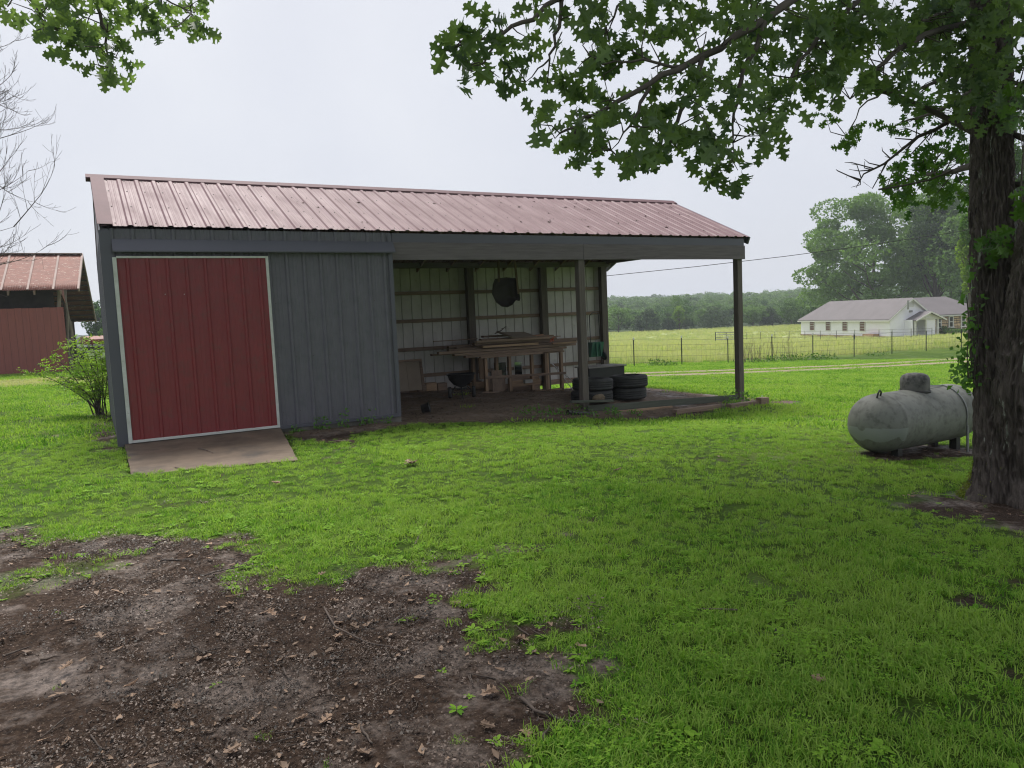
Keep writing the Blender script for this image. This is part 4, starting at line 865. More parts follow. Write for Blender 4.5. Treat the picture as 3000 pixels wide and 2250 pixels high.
# ================================================================== propane tank
MT['tank'] = mat('weathered_tank_paint', (.205,.212,.185), (.165,.17,.148), rough=.65, scale=3, detail=8, stretch=(1,1,1), bump=.12, bscale=30, bdist=.004, c3=(.108,.11,.094), s3=11.0, p3=(.48,.68), rrange=(.55,.8))
MT['tank_clean'] = mat('tank_patch_paint', (.25,.265,.25), (.21,.225,.21), rough=.5, scale=2)
MT['dome'] = mat('tank_dome_paint', (.17,.165,.15), (.09,.088,.08), rough=.7, scale=6, detail=8, bump=.3, bscale=30, bdist=.005, c3=(.03,.03,.028), s3=7, p3=(.48,.62))
tkx, tky, tr_, tl_, tzc = 9.37, 6.04, .374, 2.20, .108
tank = empty('propane_tank', (tkx, tky, tz(tkx, tky)), cat='tank', label='horizontal grey propane tank with domed lid beside the big oak'); bpy.context.view_layer.update()
Mt = Matrix.Translation((tkx, tky, tzc)) @ Matrix.Rotation(rad(90), 4, 'Y') @ Matrix.Rotation(0, 4, 'Z')
hl = tl_/2 - tr_*.92; prof = []
for a in np.linspace(-math.pi/2, 0, 16): prof.append((max(.0005, tr_*math.cos(a)), -hl + tr_*.92*math.sin(a)))
prof += [(tr_*1.006, -hl+.004), (tr_*1.006, -hl+.035), (tr_, -hl+.04)] + [(tr_, z) for z in np.linspace(-hl+.1, hl-.1, 10)] + [(tr_, hl-.04), (tr_*1.006, hl-.035), (tr_*1.006, hl-.004)]
for a in np.linspace(0, math.pi/2, 16): prof.append((max(.0005, tr_*math.cos(a)), hl + tr_*.92*math.sin(a)))
under(MB().lathe(prof, 72, Mt).build('tank_shell', MT['tank']), tank)
# fresh paint band round the near head (a thin coat standing proud of the shell)
V = []; F = []; nx_, nt_ = 46, 120
for i in range(nx_+1):
    ax = -tl_/2 + .004 + (tl_/2-hl+.03)*(i/nx_)**1.5; r_ = tr_*1.008 if ax > -hl else tr_*1.008*math.sqrt(max(0.0, 1-((-hl-ax)/(tr_*.92))**2)) + .0015
    V += [(tkx+ax-.0015, tky + r_*math.cos(6.2832*j/nt_), tzc + r_*math.sin(6.2832*j/nt_)) for j in range(nt_)]
for i in range(nx_):
    for j in range(nt_):
        q = (i*nt_+j, i*nt_+(j+1) % nt_, (i+1)*nt_+(j+1) % nt_, (i+1)*nt_+j); c = np.mean([V[k] for k in q], axis=0); zz = c[2]-tzc
        if -.165 - .03*math.sin(i*.3+c[1]*9) < zz < -.02 + .02*(c[0]-tkx+tl_/2): F.append(q)
m = MB().add(V, F, True); me_ = m.mesh('paint_patch'); bm_ = bmesh.new(); bm_.from_mesh(me_); bmesh.ops.delete(bm_, geom=[v for v in bm_.verts if not v.link_faces], context='VERTS'); bm_.to_mesh(me_); bm_.free()
under(link('paint_patch', me_, MT['tank_clean']), tank)
dx, dy = tkx-.02, tky
pr = [(.175,-.03),(.178,.10),(.172,.15),(.15,.19),(.10,.213),(.03,.222),(.0005,.223)]
under(MB().lathe(pr, 40, Matrix.Translation((dx, dy, tzc+tr_-.01))).build('dome_lid', MT['dome']), tank)
under(MB().lathe([(.183,-.035),(.188,-.035),(.188,-.005),(.183,-.005)], 40, Matrix.Translation((dx, dy, tzc+tr_-.01)), close=True).build('dome_hinge_ring', MT['dark_metal']), tank)
a0 = np.linspace(1.45, -.15, 12); pts = [Vector((dx+.16, dy-.05, tzc+tr_+.03)), Vector((dx+.40, dy-.06, tzc+tr_+.012))] + [Vector((dx+.52, tky - (tr_+.012)*math.cos(a), tzc + (tr_+.012)*math.sin(a))) for a in a0] + [Vector((dx+.53, tky-tr_-.01, -.45))]
under(MB().tube(pts, .009, 8).build('gas_line', MT['gate']), tank)
under(MB().tube([Vector((dx+.528, tky-tr_-.01, -.02)), Vector((dx+.53, tky-tr_-.01, -.45))], .017, 10).build('riser_pipe', MT['gate']), tank)
for sx in (-1,):
    p = Vector((tkx+sx*(hl+.10), tky-.03, tzc+tr_*.93)); under(MB().tube([p+Vector((-.03,-.03,-.03)), p+Vector((-.03,-.05,.05)), p+Vector((.0,-.05,.085)), p+Vector((.03,-.05,.06)), p+Vector((.03,-.03,-.03))], .011, 8).build('lifting_lug', MT['dark_metal']), tank)
for sx in (-.62, .62):
    for sy in (-.15, .15):
        x = tkx+sx; g = tz(x, tky+sy)-.08; under(MB().box((x-.045, tky+sy-.05, g), (x+.045, tky+sy+.05, tzc-tr_*.86)).build('foot', MT['dark_metal'], bev=.005), tank)

# ================================================================== wire fences and gate
def tpost(p, h, parent):
    x, y, z = p; m = MB().box((x-.022, y-.006, z-.3), (x+.022, y+.006, z+h)).box((x-.006, y-.035, z-.3), (x+.006, y-.006, z+h))
    o = under(m.build('fence_post', MT['tpost']), parent)
    under(MB().box((x-.024, y-.037, z+h-.10), (x+.024, y+.008, z+h+.004)).build('white_tip', MT['white']), o)
FY = 27.3
fps = [atY(u, 1060, FY)[0] for u in (1620, 1740, 1856, 1997, 2131, 2262, 2383, 2501, 2612, 2715, 2814, 2905, 2990, 3080)]
fence = empty('wire_fence', (30, FY, tz(30, FY)), cat='fence', label='wire fence on dark green steel posts along the hay field'); bpy.context.view_layer.update()
for x in fps: tpost((x, FY + random.uniform(-.05,.05), tz(x, FY)), random.uniform(1.28, 1.4), fence)
for h in (.18, .45, .72, .98, 1.22):
    pts = []
    for a, b in zip(fps[:-1], fps[1:]):
        for t in (0, .5): x = a + (b-a)*t; pts.append((x, FY-.036, tz(x, FY) + h - (.025 if t else 0)))
    under(MB().tube(pts, .0045, 4, caps=False).build('wire', MT['wire']), fence)
m = MB()
for x in np.arange(fps[0], fps[-1], .30): g = tz(x, FY); m.tube([(x, FY-.036, g+.18), (x, FY-.036, g+.98)], .0028, 3, caps=False)
under(m.build('stay_wires', MT['wire'], kind='stuff'), fence)
ff = empty('far_wire_fence', (60, 80, -2.5), cat='fence', label='second thin wire fence farther off between the gate and the white house'); bpy.context.view_layer.update()
fp2 = []
for u, v, D in [(2128,990,88),(2188,990,90),(2228,987,95),(2270,986,92),(2312,985,95),(2358,987,82),(2403,990,80),(2450,989,78),(2504,990,76),(2575,991,74),(2669,986,74),(2730,984,74)]:
    P = atD(u, v, D); z = tz(P[0], P[1]); fp2.append((P[0], P[1], z)); tpost((P[0], P[1], z), 1.3, ff)
for h in (.5, .9, 1.2): under(MB().tube([(p[0], p[1], p[2]+h) for p in fp2], .010, 4, caps=False).build('wire', MT['wire']), ff)
# steel field gate
ga = atD(2096, 990, 86); gb = atD(2152, 989, 88); ga[2] = tz(ga[0], ga[1])+.1; gb[2] = tz(gb[0], gb[1])+.1
gate = empty('field_gate', tuple(ga), cat='gate', label='grey tubular steel field gate standing alone in the hay field'); bpy.context.view_layer.update()
dv = Vector(gb)-Vector(ga)
for z in np.linspace(.05, 1.15, 5): under(MB().tube([Vector(ga)+Vector((0,0,z)), Vector(gb)+Vector((0,0,z))], .035, 8).build('gate_rail', MT['gate']), gate)
for t in (0, .5, 1): under(MB().tube([Vector(ga)+dv*t+Vector((0,0,-.1 if t != .5 else .05)), Vector(ga)+dv*t+Vector((0,0,1.18))], .05 if t != .5 else .03, 8).build('gate_upright', MT['tpost'] if t == 0 else MT['gate']), gate)

# overhead service wire
wp_ = [atD(*q, 30) for q in ((1560,829),(1779,808),(2040,781),(2300,751),(2518,722),(2793,681),(3150,615))]
MB().tube(wp_, .013, 6).build('power_line', MT['dark_metal'], cat='wire', label='overhead power line crossing the sky behind the shed to the oak')

# ================================================================== white house with stone wing
MT['house_white'] = mat('white_block_paint', (.83,.82,.90), (.76,.755,.83), rough=.7, scale=.7, detail=6, coords='World')
MT['house_roof'] = mat('brown_grey_roof', (.165,.15,.155), (.14,.128,.132), rough=.7, spec=.15, scale=.6, coords='World')
MT['window_red'] = mat('curtained_window', (.16,.075,.07), (.10,.05,.05), rough=.25, scale=2, coords='World')
MT['window_dark'] = mat('dark_window', (.03,.035,.035), (.02,.022,.022), rough=.15, scale=2)
MT['stone'] = mat('tan_fieldstone', (.52,.38,.23), (.36,.27,.17), rough=.9, scale=3, coords='World', objrand=.28)
MT['mortar'] = mat('mortar', (.16,.13,.10), (.12,.10,.08), rough=.95)
MT['grey_door'] = mat('grey_door', (.36,.36,.33), (.30,.30,.28), rough=.6, scale=1)
hA, hB = HOUSE_A[:2], HOUSE_B[:2]; he = (hB-hA); HL = float(np.hypot(*he)); he = he/HL; hp = np.array([-he[1], he[0]])
# hx runs along the long front from the far corner, hy back from the front, origin at far corner
if (hp @ CR[:2]) < 0: hp = -hp
HG = -3.25; EV, RG, HW = -.47, 1.80, 5.9
house = empty('white_house', (hA[0], hA[1], HG), cat='house', label='long white house with brown metal roof, gabled porch and tan stone wing')
# local frame: x along front (towards the near corner), y across (towards the right), z up
house.matrix_world = frame((hA[0], hA[1], 0), (he[0], he[1], 0), (hp[0], hp[1], 0), (0, 0, 1)); bpy.context.view_layer.update()
def hbox(nm, lo, hi, m_, par=None, bev=0): return MB().box(lo, hi).build(nm, m_, par or house, bev=bev)
hbox('wall', (0, 0, HG), (HL, HW, EV), MT['house_white'])
m = MB().add([(HL-.02,0,EV),(HL-.02,HW,EV),(HL-.02,HW/2,RG-.08),(HL,0,EV),(HL,HW,EV),(HL,HW/2,RG-.08)], [(0,1,2),(5,4,3),(0,2,5,3),(2,1,4,5),(1,0,3,4)]); m.build('gable_wall', MT['house_white'], house)
rf = MB(); ov = .35; t_ = .1
sl_ = (RG-EV)/(HW/2)
for sgn in (0, 1):
    ya, yb_ = (-ov, HW/2) if sgn == 0 else (HW+ov, HW/2); za = EV - sl_*ov
    hip = 2.6
    rf.add([(-ov, ya, za+.05), (HL+ov, ya, za+.05), (HL+ov, yb_, RG+.05), (hip, yb_, RG+.05), (-ov, ya, za-.05), (HL+ov, ya, za-.05), (HL+ov, yb_, RG-.05), (hip, yb_, RG-.05)], [(0,1,2,3),(7,6,5,4),(0,4,5,1),(1,5,6,2),(2,6,7,3),(3,7,4,0)])
rf.add([(-ov,-ov,EV-sl_*ov+.05),(-ov,HW+ov,EV-sl_*ov+.05),(2.6,HW/2,RG+.05),(-ov,-ov,EV-sl_*ov-.05),(-ov,HW+ov,EV-sl_*ov-.05),(2.6,HW/2,RG-.05)], [(0,2,1),(3,4,5),(0,1,4,3),(1,2,5,4),(2,0,3,5)])
hroof = rf.build('roof', MT['house_roof'], house)
hbox('eave_board', (-ov, -ov-.03, EV-sl_*ov-.22), (HL+ov, -ov+.02, EV-sl_*ov-.05), MT['white'], house)
for sgn in (0, 1):
    ya = -ov if sgn == 0 else HW+ov
    MB().bar((HL+ov+.02, ya, EV-sl_*ov-.12), (HL+ov+.02, HW/2, RG-.12), .05, .2).build('rake_board', MT['white'], hroof)
hx_of = lambda u: float(np.interp(u, [0, 1], [0, 1]))
def front_x(zx):   # zoomed photo x on the long front -> distance along the front
    u = zx/4.096 + 2320; r = ray(u, 960)[:2]; # solve hA + he*s = r*t
    A_ = np.array([[he[0], -r[0]], [he[1], -r[1]]]); s, t = np.linalg.solve(A_, -hA); return s
def end_y(zx):     # on the gable end
    u = zx/4.096 + 2320; r = ray(u, 960)[:2]; B_ = hA + he*HL; A_ = np.array([[hp[0], -r[0]], [hp[1], -r[1]]]); s, t = np.linalg.solve(A_, -B_); return s
for (x0, x1) in ((222,270),(413,462),(613,666),(822,878)):
    a, b = front_x(x0), front_x(x1); z0, z1 = -2.15, -.88
    w = hbox('window', (a, -.05, z0), (b, .05, z1), MT['window_red'])
    for lo, hi in (((a-.08,-.09,z0-.1),(b+.08,.02,z0)), ((a-.08,-.09,z1),(b+.08,.02,z1+.1)), ((a-.1,-.088,z0),(a,.02,z1)), ((b,-.088,z0),(b+.1,.02,z1)), ((a,-.075,(z0+z1)/2-.03),(b,.02,(z0+z1)/2+.03)), ((a,-.065,z0+.30),(b,.02,z0+.335)), ((a,-.065,z1-.34),(b,.02,z1-.305))):
        hbox('frame', lo, hi, MT['white'], w)
hbox('stone_footing', (-.05, -.12, HG-.3), (HL+.05, 0, -2.78), MT['stone'])
a, b = front_x(930), front_x(1058); hbox('cellar_hatch', (a, -1.0, HG-.2), (b, -.12, -2.5), mat('hatch_brick', (.40,.24,.16), (.28,.19,.13), rough=.9))
hbox('hatch_door', (a+.5*(b-a)-.7, -1.05, HG-.1), (a+.5*(b-a)+.7, -1.0, -2.62), MT['stone'])
v = front_x(1228); MB().tube([(v, 1.9, EV+.9), (v, 1.9, EV+2.0)], .12, 12).build('vent_pipe', MT['gate'], house)
# porch on gable end
y0, y1, y2 = end_y(1375), end_y(1500), end_y(1640)
zp = -.85
hbox('porch_wall', (HL, y0-.35, HG), (HL+1.4, y0-.2, zp), MT['house_white']); hbox('porch_wall', (HL+1.3, y1, HG), (HL+1.45, y2-.25, zp), MT['house_white'])
for yy in (y0, y1, y2): hbox('porch_post', (HL+1.42, yy-.1, HG), (HL+1.62, yy+.1, zp), MT['white'])
hbox('door', (HL+.01, y0, HG+.15), (HL+.08, y1-.05, -1.05), MT['grey_door'])
ym = (y0+y2)/2+.3; pr_ = MB()
for sgn in (-1, 1):
    e = (y2-y0)/2+.55; pr_.add([(HL-.6, ym+sgn*e, zp-.05), (HL+2.0, ym+sgn*e, zp-.05), (HL+2.0, ym, zp+.95), (HL-.6, ym, zp+.95), (HL-.6, ym+sgn*e, zp-.15), (HL+2.0, ym+sgn*e, zp-.15), (HL+2.0, ym, zp+.85), (HL-.6, ym, zp+.85)], [(0,1,2,3),(7,6,5,4),(0,4,5,1),(1,5,6,2),(2,6,7,3),(3,7,4,0)])
p_ = pr_.build('porch_roof', MT['house_roof'], house)
for sgn in (-1, 1): e = (y2-y0)/2+.55; MB().bar((HL+2.02, ym+sgn*e, zp-.15), (HL+2.02, ym, zp+.85), .05, .16).build('rake_board', MT['white'], p_)
MB().add([(HL+1.62, ym-e+.2, zp-.02), (HL+1.62, ym+e-.2, zp-.02), (HL+1.62, ym, zp+.75), (HL+1.58, ym-e+.2, zp-.02), (HL+1.58, ym+e-.2, zp-.02), (HL+1.58, ym, zp+.75)], [(0,1,2),(5,4,3),(0,3,4,1),(1,4,5,2),(2,5,3,0)]).build('porch_gable', MT['white'], house)
hbox('porch_sign', (HL+1.63, ym-.55, zp+.08), (HL+1.66, ym+.45, zp+.28), MT['white'])
m = MB()
for k in range(5): m.box((HL+.002, HW/2-.35, RG-1.05+k*.11), (HL+.05, HW/2+.35, RG-.99+k*.11))
m.build('gable_vent', MT['white'], house); hbox('lamp', (HL, HW/2-.25, RG-1.75), (HL+.15, HW/2+.1, RG-1.5), MT['gate'])
# stone wing
WY0, WY1 = HW+.02, HW+8.6; WX1 = HL-.6; WX0 = WX1-7.0; wv = -.33
hbox('wing_wall', (WX0, WY0, HG), (WX1, WY1, wv), MT['mortar'])
e = .35; mid = (WX0+WX1)/2; RW = RG+.02
wr = MB()
c4 = [(WX1+e, WY0-2.5, wv-.1), (WX1+e, WY1+e, wv-.1), (WX0-e, WY1+e, wv-.1), (WX0-e, WY0-2.5, wv-.1)]; r2 = [(mid, WY0-2.9, RW), (mid, WY1-3.2, RW)]
V = c4 + r2; V = V + [(x, y, z-.12) for x, y, z in V]; wr.add(V, [(0,1,5,4),(1,2,5),(2,3,4,5),(3,0,4),(6,10,11,7),(7,11,8),(8,11,10,9),(9,10,6),(0,6,7,1),(1,7,8,2),(2,8,9,3),(3,9,6,0)])
wr.build('wing_roof', MT['house_roof'], house); hbox('eave_board', (WX1+e-.02, HW+.45, wv-.34), (WX1+e+.03, WY1+e, wv-.2), MT['white'])
def wing_y(zx):
    u = zx/4.096 + 2320; r = ray(u, 960)[:2]; B_ = hA + he*(WX1); A_ = np.array([[hp[0], -r[0]], [hp[1], -r[1]]]); s, t = np.linalg.solve(A_, -B_); return s
wins = []
for (x0, x1) in ((1742,1780),(1888,1925),(2035,2068)):
    a, b = wing_y(x0), wing_y(x1); z0, z1 = -2.0, -.78; wins.append((a-.15, b+.15, z0-.15, z1+.1)); w = hbox('window', (WX1-.02, a, z0), (WX1+.06, b, z1), MT['window_dark'])
    for lo, hi in (((WX1,a-.12,z0),(WX1+.10,a,z1)), ((WX1,b,z0),(WX1+.10,b+.12,z1)), ((WX1,a-.12,z1),(WX1+.11,b+.12,z1+.1)), ((WX1,a-.2,z0-.14),(WX1+.14,b+.2,z0)), ((WX1,a,(z0+z1)/2-.04),(WX1+.085,b,(z0+z1)/2+.04))): hbox('frame', lo, hi, MT['white'], w)
sr = random.Random(5); zz = HG
while zz < wv-.1:
    h = sr.uniform(.26, .46); h = min(h, wv-.05-zz); yy = WY0
    while yy < WY1-.05:
        blk = [(a, b) for a, b, c, d in wins if zz < d and zz+h > c and b > yy]
        hit = [b for a, b in blk if a <= yy+.08]
        if hit: yy = max(hit); continue
        ye = min([yy + sr.uniform(.35, .85), WY1] + [a for a, b in blk]); k = .02
        if ye-yy > .1:
            j = [sr.uniform(-.05,.05) for _ in range(8)]; xf = WX1+.05+sr.uniform(0,.05)
            q = [(yy+k+abs(j[0]), zz+k+abs(j[1])), (ye-k-abs(j[2]), zz+k+abs(j[3])), (ye-k-abs(j[4])*.4, zz+h-k-abs(j[5])), (yy+k+abs(j[6])*.4, zz+h-k-abs(j[7]))]
            V = [(WX1-.02, *p) for p in q] + [(xf, *p) for p in q]; MB().add(V, [(0,1,2,3),(7,6,5,4),(0,4,5,1),(1,5,6,2),(2,6,7,3),(3,7,4,0)]).build('stone', MT['stone'], house)
        yy = ye
    zz += h
    if wv-zz < .12: break

# ================================================================== old red barn
MT['barn_red'] = mat('barn_red_boards', (.27,.092,.08), (.22,.078,.068), rough=.85, scale=2, stretch=(6,6,.5), coords='World', bump=.3, bscale=6, c3=(.20,.11,.10), s3=1.2, p3=(.6,.8))
MT['barn_roof'] = mat('rusted_roof_sheet', (.23,.088,.062), (.165,.066,.048), rough=.75, scale=1.5, coords='World', stretch=(1.6,4,4), c3=(.40,.31,.26), s3=4.0, p3=(.57,.66))
MT['barn_strip'] = mat('roof_batten', (.30,.21,.185), (.2,.14,.12), rough=.7, scale=2)
MT['old_pole'] = mat('cedar_pole', (.25,.21,.175), (.13,.105,.085), rough=.9, scale=4, stretch=(4,4,.6), bump=.5, bscale=12)
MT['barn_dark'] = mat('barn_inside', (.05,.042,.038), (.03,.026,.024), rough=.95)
BY = 33.0; bg_ = .33
q = lambda x, y: (x/3.686, y/3.686+700)
be_r = atY(*q(845, 545), BY-.35); bw_t = atY(*q(665, 735), BY); bw_b = atY(*q(735, 1225), BY)
BX = bw_t[0]; ZE = be_r[2]; ZW = bw_t[2]; YRD = BY+2.6; ZR = atY(*q(888, 168), YRD)[2]; XE = be_r[0]; XRD = atY(*q(888, 168), YRD)[0]; YFE = BY+6.0; fe = atY(*q(1035, 885), YFE); BX0 = -11.0
barn = empty('old_barn', (-4, BY, bg_), cat='barn', label='old red board barn with rusted metal roof and open pole end'); bpy.context.view_layer.update()
nbd = 46; bwid = (BX+.06-BX0)/nbd
bwall = sub('board_wall', barn); bme3 = MB().box((0,-.012,0), (bwid-.006,.012,ZW-bg_+.1)).mesh('barn_board')
for i in range(nbd):
    o = link('plank', bme3, MT['barn_red']); o.location = (BX0+i*bwid, BY + random.uniform(-.006,.006), bg_-.1 + random.uniform(-.02,.0)); bpy.context.view_layer.update() if i == 0 else None
    o.matrix_world = Matrix.Translation(o.location); under(o, bwall)
# roof: corrugated sheets
def bslope(pA, pB, n, wv_=.076, am=.012):
    """corrugated sheet between eave line pA=(x0,x1,y,z) and ridge line pB"""
    xs = np.linspace(0, 1, n); V = []; k = 6
    for j in range(k+1):
        f = j/k
        for t in xs:
            a = pA[0] + (pA[1]-pA[0])*t; b = pB[0] + (pB[1]-pB[0])*t; x = a+(b-a)*f; y = pA[2]+(pB[2]-pA[2])*f; z = pA[3]+(pB[3]-pA[3])*f; V.append((x, y, z + am*math.sin(x/wv_*6.283)))
    F = [(j*n+i, j*n+i+1, (j+1)*n+i+1, (j+1)*n+i) for j in range(k) for i in range(n-1)]; return V, F
broof = sub('roof', barn)
cols = np.linspace(0, 1, 15)
for a, b in zip(cols[:-1], cols[1:]):
    ea, eb = BX0-.5 + (XE-BX0+.5)*a, BX0-.5 + (XE-BX0+.5)*b; ra, rb_ = BX0-.5 + (XRD-BX0+.5)*a, BX0-.5 + (XRD-BX0+.5)*b
    V, F = bslope((ea, eb, BY-.35, ZE), (ra, rb_, YRD, ZR), 64); o = MB().add(V, F, True).build('roof_sheet', MT['barn_roof']); s_ = o.modifiers.new('t', 'SOLIDIFY'); s_.thickness = .006; under(o, broof)
    under(MB().bar((eb, BY-.37, ZE+.03), (rb_, YRD, ZR+.03), .07, .02).build('batten', MT['barn_strip']), broof)
V, F = bslope((BX0-.5, fe[0], YFE, fe[2]), (BX0-.5, XRD, YRD, ZR), 200); o = MB().add(V, F, True).build('roof_sheet', MT['barn_roof']); s_ = o.modifiers.new('t', 'SOLIDIFY'); s_.thickness = .02; under(o, broof)
for f in np.linspace(.04, .96, 13):
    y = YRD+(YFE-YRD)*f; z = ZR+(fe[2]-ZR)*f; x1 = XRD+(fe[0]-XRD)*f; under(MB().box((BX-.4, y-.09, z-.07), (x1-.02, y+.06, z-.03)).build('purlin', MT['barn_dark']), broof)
under(MB().bar((XRD, YRD, ZR-.02), (fe[0], YFE, fe[2]-.02), .05, .14).build('barge_board', MT['barn_strip']), broof); under(MB().bar((XE+.01, BY-.36, ZE-.03), (XRD+.01, YRD, ZR-.03), .05, .12).build('barge_board', MT['barn_strip']), broof)
under(MB().bar((BX0-.5, YRD, ZR+.03), (XRD, YRD, ZR+.03), .3, .03).build('ridge_cap', MT['barn_strip']), broof)
for x in [atY(*q(u, 580), BY-.3)[0] for u in (85, 370, 655, -200, -490)]: under(MB().bar((x, BY-.33, ZE-.10), (x, BY+.6, ZE+.33), .06, .15).build('rafter_tail', MT['barn_strip']), broof)
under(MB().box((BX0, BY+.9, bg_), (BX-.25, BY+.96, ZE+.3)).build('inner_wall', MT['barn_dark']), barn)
under(MB().box((BX0, BY+.02, ZW-.12), (BX, BY+.1, ZW-.02)).build('girt', MT['barn_dark']), barn)
m = MB(); m.add([(BX+.02, BY+.02, ZE), (BX+.05, BY+1.7, ZE+.75), (BX+.10, BY+1.9, ZE-.45), (BX+.03, BY+.05, ZE-.1), (BX+.0, BY+.02, ZE), (BX+.03, BY+1.7, ZE+.75), (BX+.08, BY+1.9, ZE-.45), (BX+.01, BY+.05, ZE-.1)], [(0,1,2,3),(7,6,5,4),(0,4,5,1),(1,5,6,2),(2,6,7,3),(3,7,4,0)]); under(m.build('gable_board', MT['barn_red']), barn)
for k, (y, dx) in enumerate(((BY+.12, -.09), (BY+1.9, .06), (BY+2.9, .12), (YFE-.7, .2))):
    x = BX+dx; zt_ = ZE+.2 if k < 3 else 2.3; pts = [(x + .05*math.sin(z*2.3+k*2), y + .04*math.cos(z*3+k), z) for z in np.linspace(bg_-.2, zt_, 9)]
    under(MB().tube(pts, [.085,.08,.075,.08,.07,.07,.07,.065,.06], 9).build('pole', MT['old_pole']), barn)
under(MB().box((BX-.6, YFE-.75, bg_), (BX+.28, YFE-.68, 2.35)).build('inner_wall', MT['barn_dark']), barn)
under(MB().bar((BX+.05, BY+.1, bg_+1.15), (BX+.2, YFE-.8, bg_+1.15), .05, .14).build('girt', MT['old_pole']), barn)

# red farm implement beyond the barn
P = atD(300, 1045, 40); gz_ = tz(P[0], P[1])
imp = empty('farm_implement', (P[0], P[1], gz_), rz=rad(10), cat='farm machine', label='rusty red farm implement parked between barn and shed')
rust = mat('rusty_red_paint', (.26,.06,.035), (.15,.05,.035), rough=.6, scale=4)
MB().prism([(-.7,.75),(.9,.8),(.9,1.0),(.5,1.15),(-.4,1.18),(-.7,1.0)], -.9, .9, 'X').build('hood', rust, imp, bev=.03); MB().box((-1.1,-.75,.45), (1.1,-.6,.6)).box((-1.1,.6,.45), (1.1,.75,.6)).box((-1.1,-.6,.47), (-.95,.6,.58)).box((.95,-.6,.47), (1.1,.6,.58)).build('chassis', MT['dark_metal'], imp)
for sx in (-1.05, 1.05):
    for sy in (-.5, .6): MB().lathe([(.12,-.1),(.33,-.11),(.36,-.06),(.36,.06),(.33,.11),(.12,.1)], 20, Matrix.Translation((sx, sy, .34)) @ Matrix.Rotation(rad(90), 4, 'Y'), close=True).build('wheel', MT['rubber'], imp)
for x in (-.6, -.1, .4): MB().tube([(x,-.7,.6),(x+.05,-.85,.85),(x+.1,-.7,1.0)], .04, 8).build('lift_arm', rust, imp)
MB().box((-.8,-.8,.62), (.7,-.74,.74)).build('light_bar', MT['gate'], imp)
# ================================================================== vegetation
MT['leaf_oak'] = leafy_mat('oak_leaves', [(.050,.086,.052),(.085,.138,.068),(.145,.215,.09)], trans=.55, rough=.42, nscale=1.2)
MT['leaf_lit'] = leafy_mat('light_leaves', [(.028,.080,.016),(.050,.12,.022),(.085,.165,.032)], trans=.45, rough=.5, nscale=.8)
MT['leaf_far'] = leafy_mat('tree_leaves', [(.020,.058,.017),(.056,.128,.034),(.12,.21,.060)], trans=.35, rough=.6, nscale=.15)
MT['leaf_cedar'] = leafy_mat('cedar_needles', [(.018,.044,.020),(.036,.072,.032),(.062,.105,.045)], trans=.15, rough=.7, nscale=.2)
MT['leaf_yellow'] = leafy_mat('young_leaves', [(.06,.14,.022),(.10,.20,.030),(.18,.28,.05)], trans=.4, rough=.6, nscale=.3)
MT['leaf_shrub'] = leafy_mat('shrub_leaves', [(.11,.25,.022),(.20,.37,.036),(.32,.48,.07)], trans=.4, rough=.5, nscale=1.5)
MT['leaf_ivy'] = leafy_mat('ivy_leaves', [(.04,.12,.02),(.07,.19,.03),(.12,.26,.05)], trans=.35, rough=.4, nscale=2)
MT['bark_far'] = mat('far_bark', (.10,.085,.07), (.06,.05,.042), rough=.95, scale=2)
MT['bark_bare'] = mat('bare_twig', (.115,.095,.09), (.07,.06,.058), rough=.9, scale=3)

def kite_leaves(C_, size, rng, up=.0, aspect=.55, dirs=None):
    """N small bent leaves: C_ centres, size lengths"""
    N_ = len(C_); d = rng.normal(size=(N_, 3)) if dirs is None else dirs + rng.normal(size=(N_, 3))*.5
    d /= np.linalg.norm(d, axis=1, keepdims=True); n = rng.normal(size=(N_, 3)); n[:, 2] += up; s = np.cross(d, n); s /= np.linalg.norm(s, axis=1, keepdims=True)+1e-9; nn = np.cross(s, d)
    L_ = np.asarray(size).reshape(-1, 1)*np.ones((N_, 1)); W_ = L_*aspect
    V = np.stack([C_ - d*L_*.5, C_ + s*W_*.5 + nn*W_*.12, C_ + d*L_*.5 - nn*L_*.1, C_ - s*W_*.5 + nn*W_*.12], 1).reshape(-1, 3)
    return V, np.arange(N_*4)
def leaf_obj(name, C_, size, m_, rng, parent=None, tone=None, **kw):
    a = {k: kw.pop(k) for k in ('up', 'aspect', 'dirs') if k in kw}
    V, lo = kite_leaves(np.asarray(C_, float), size, rng, **a); me = np_mesh(name, V, lo, np.full(len(lo)//4, 4)); t = rng.random(len(C_)) if tone is None else tone
    attr(me, 'tone', np.repeat(t, 4)); return link(name, me, m_, parent, **kw)

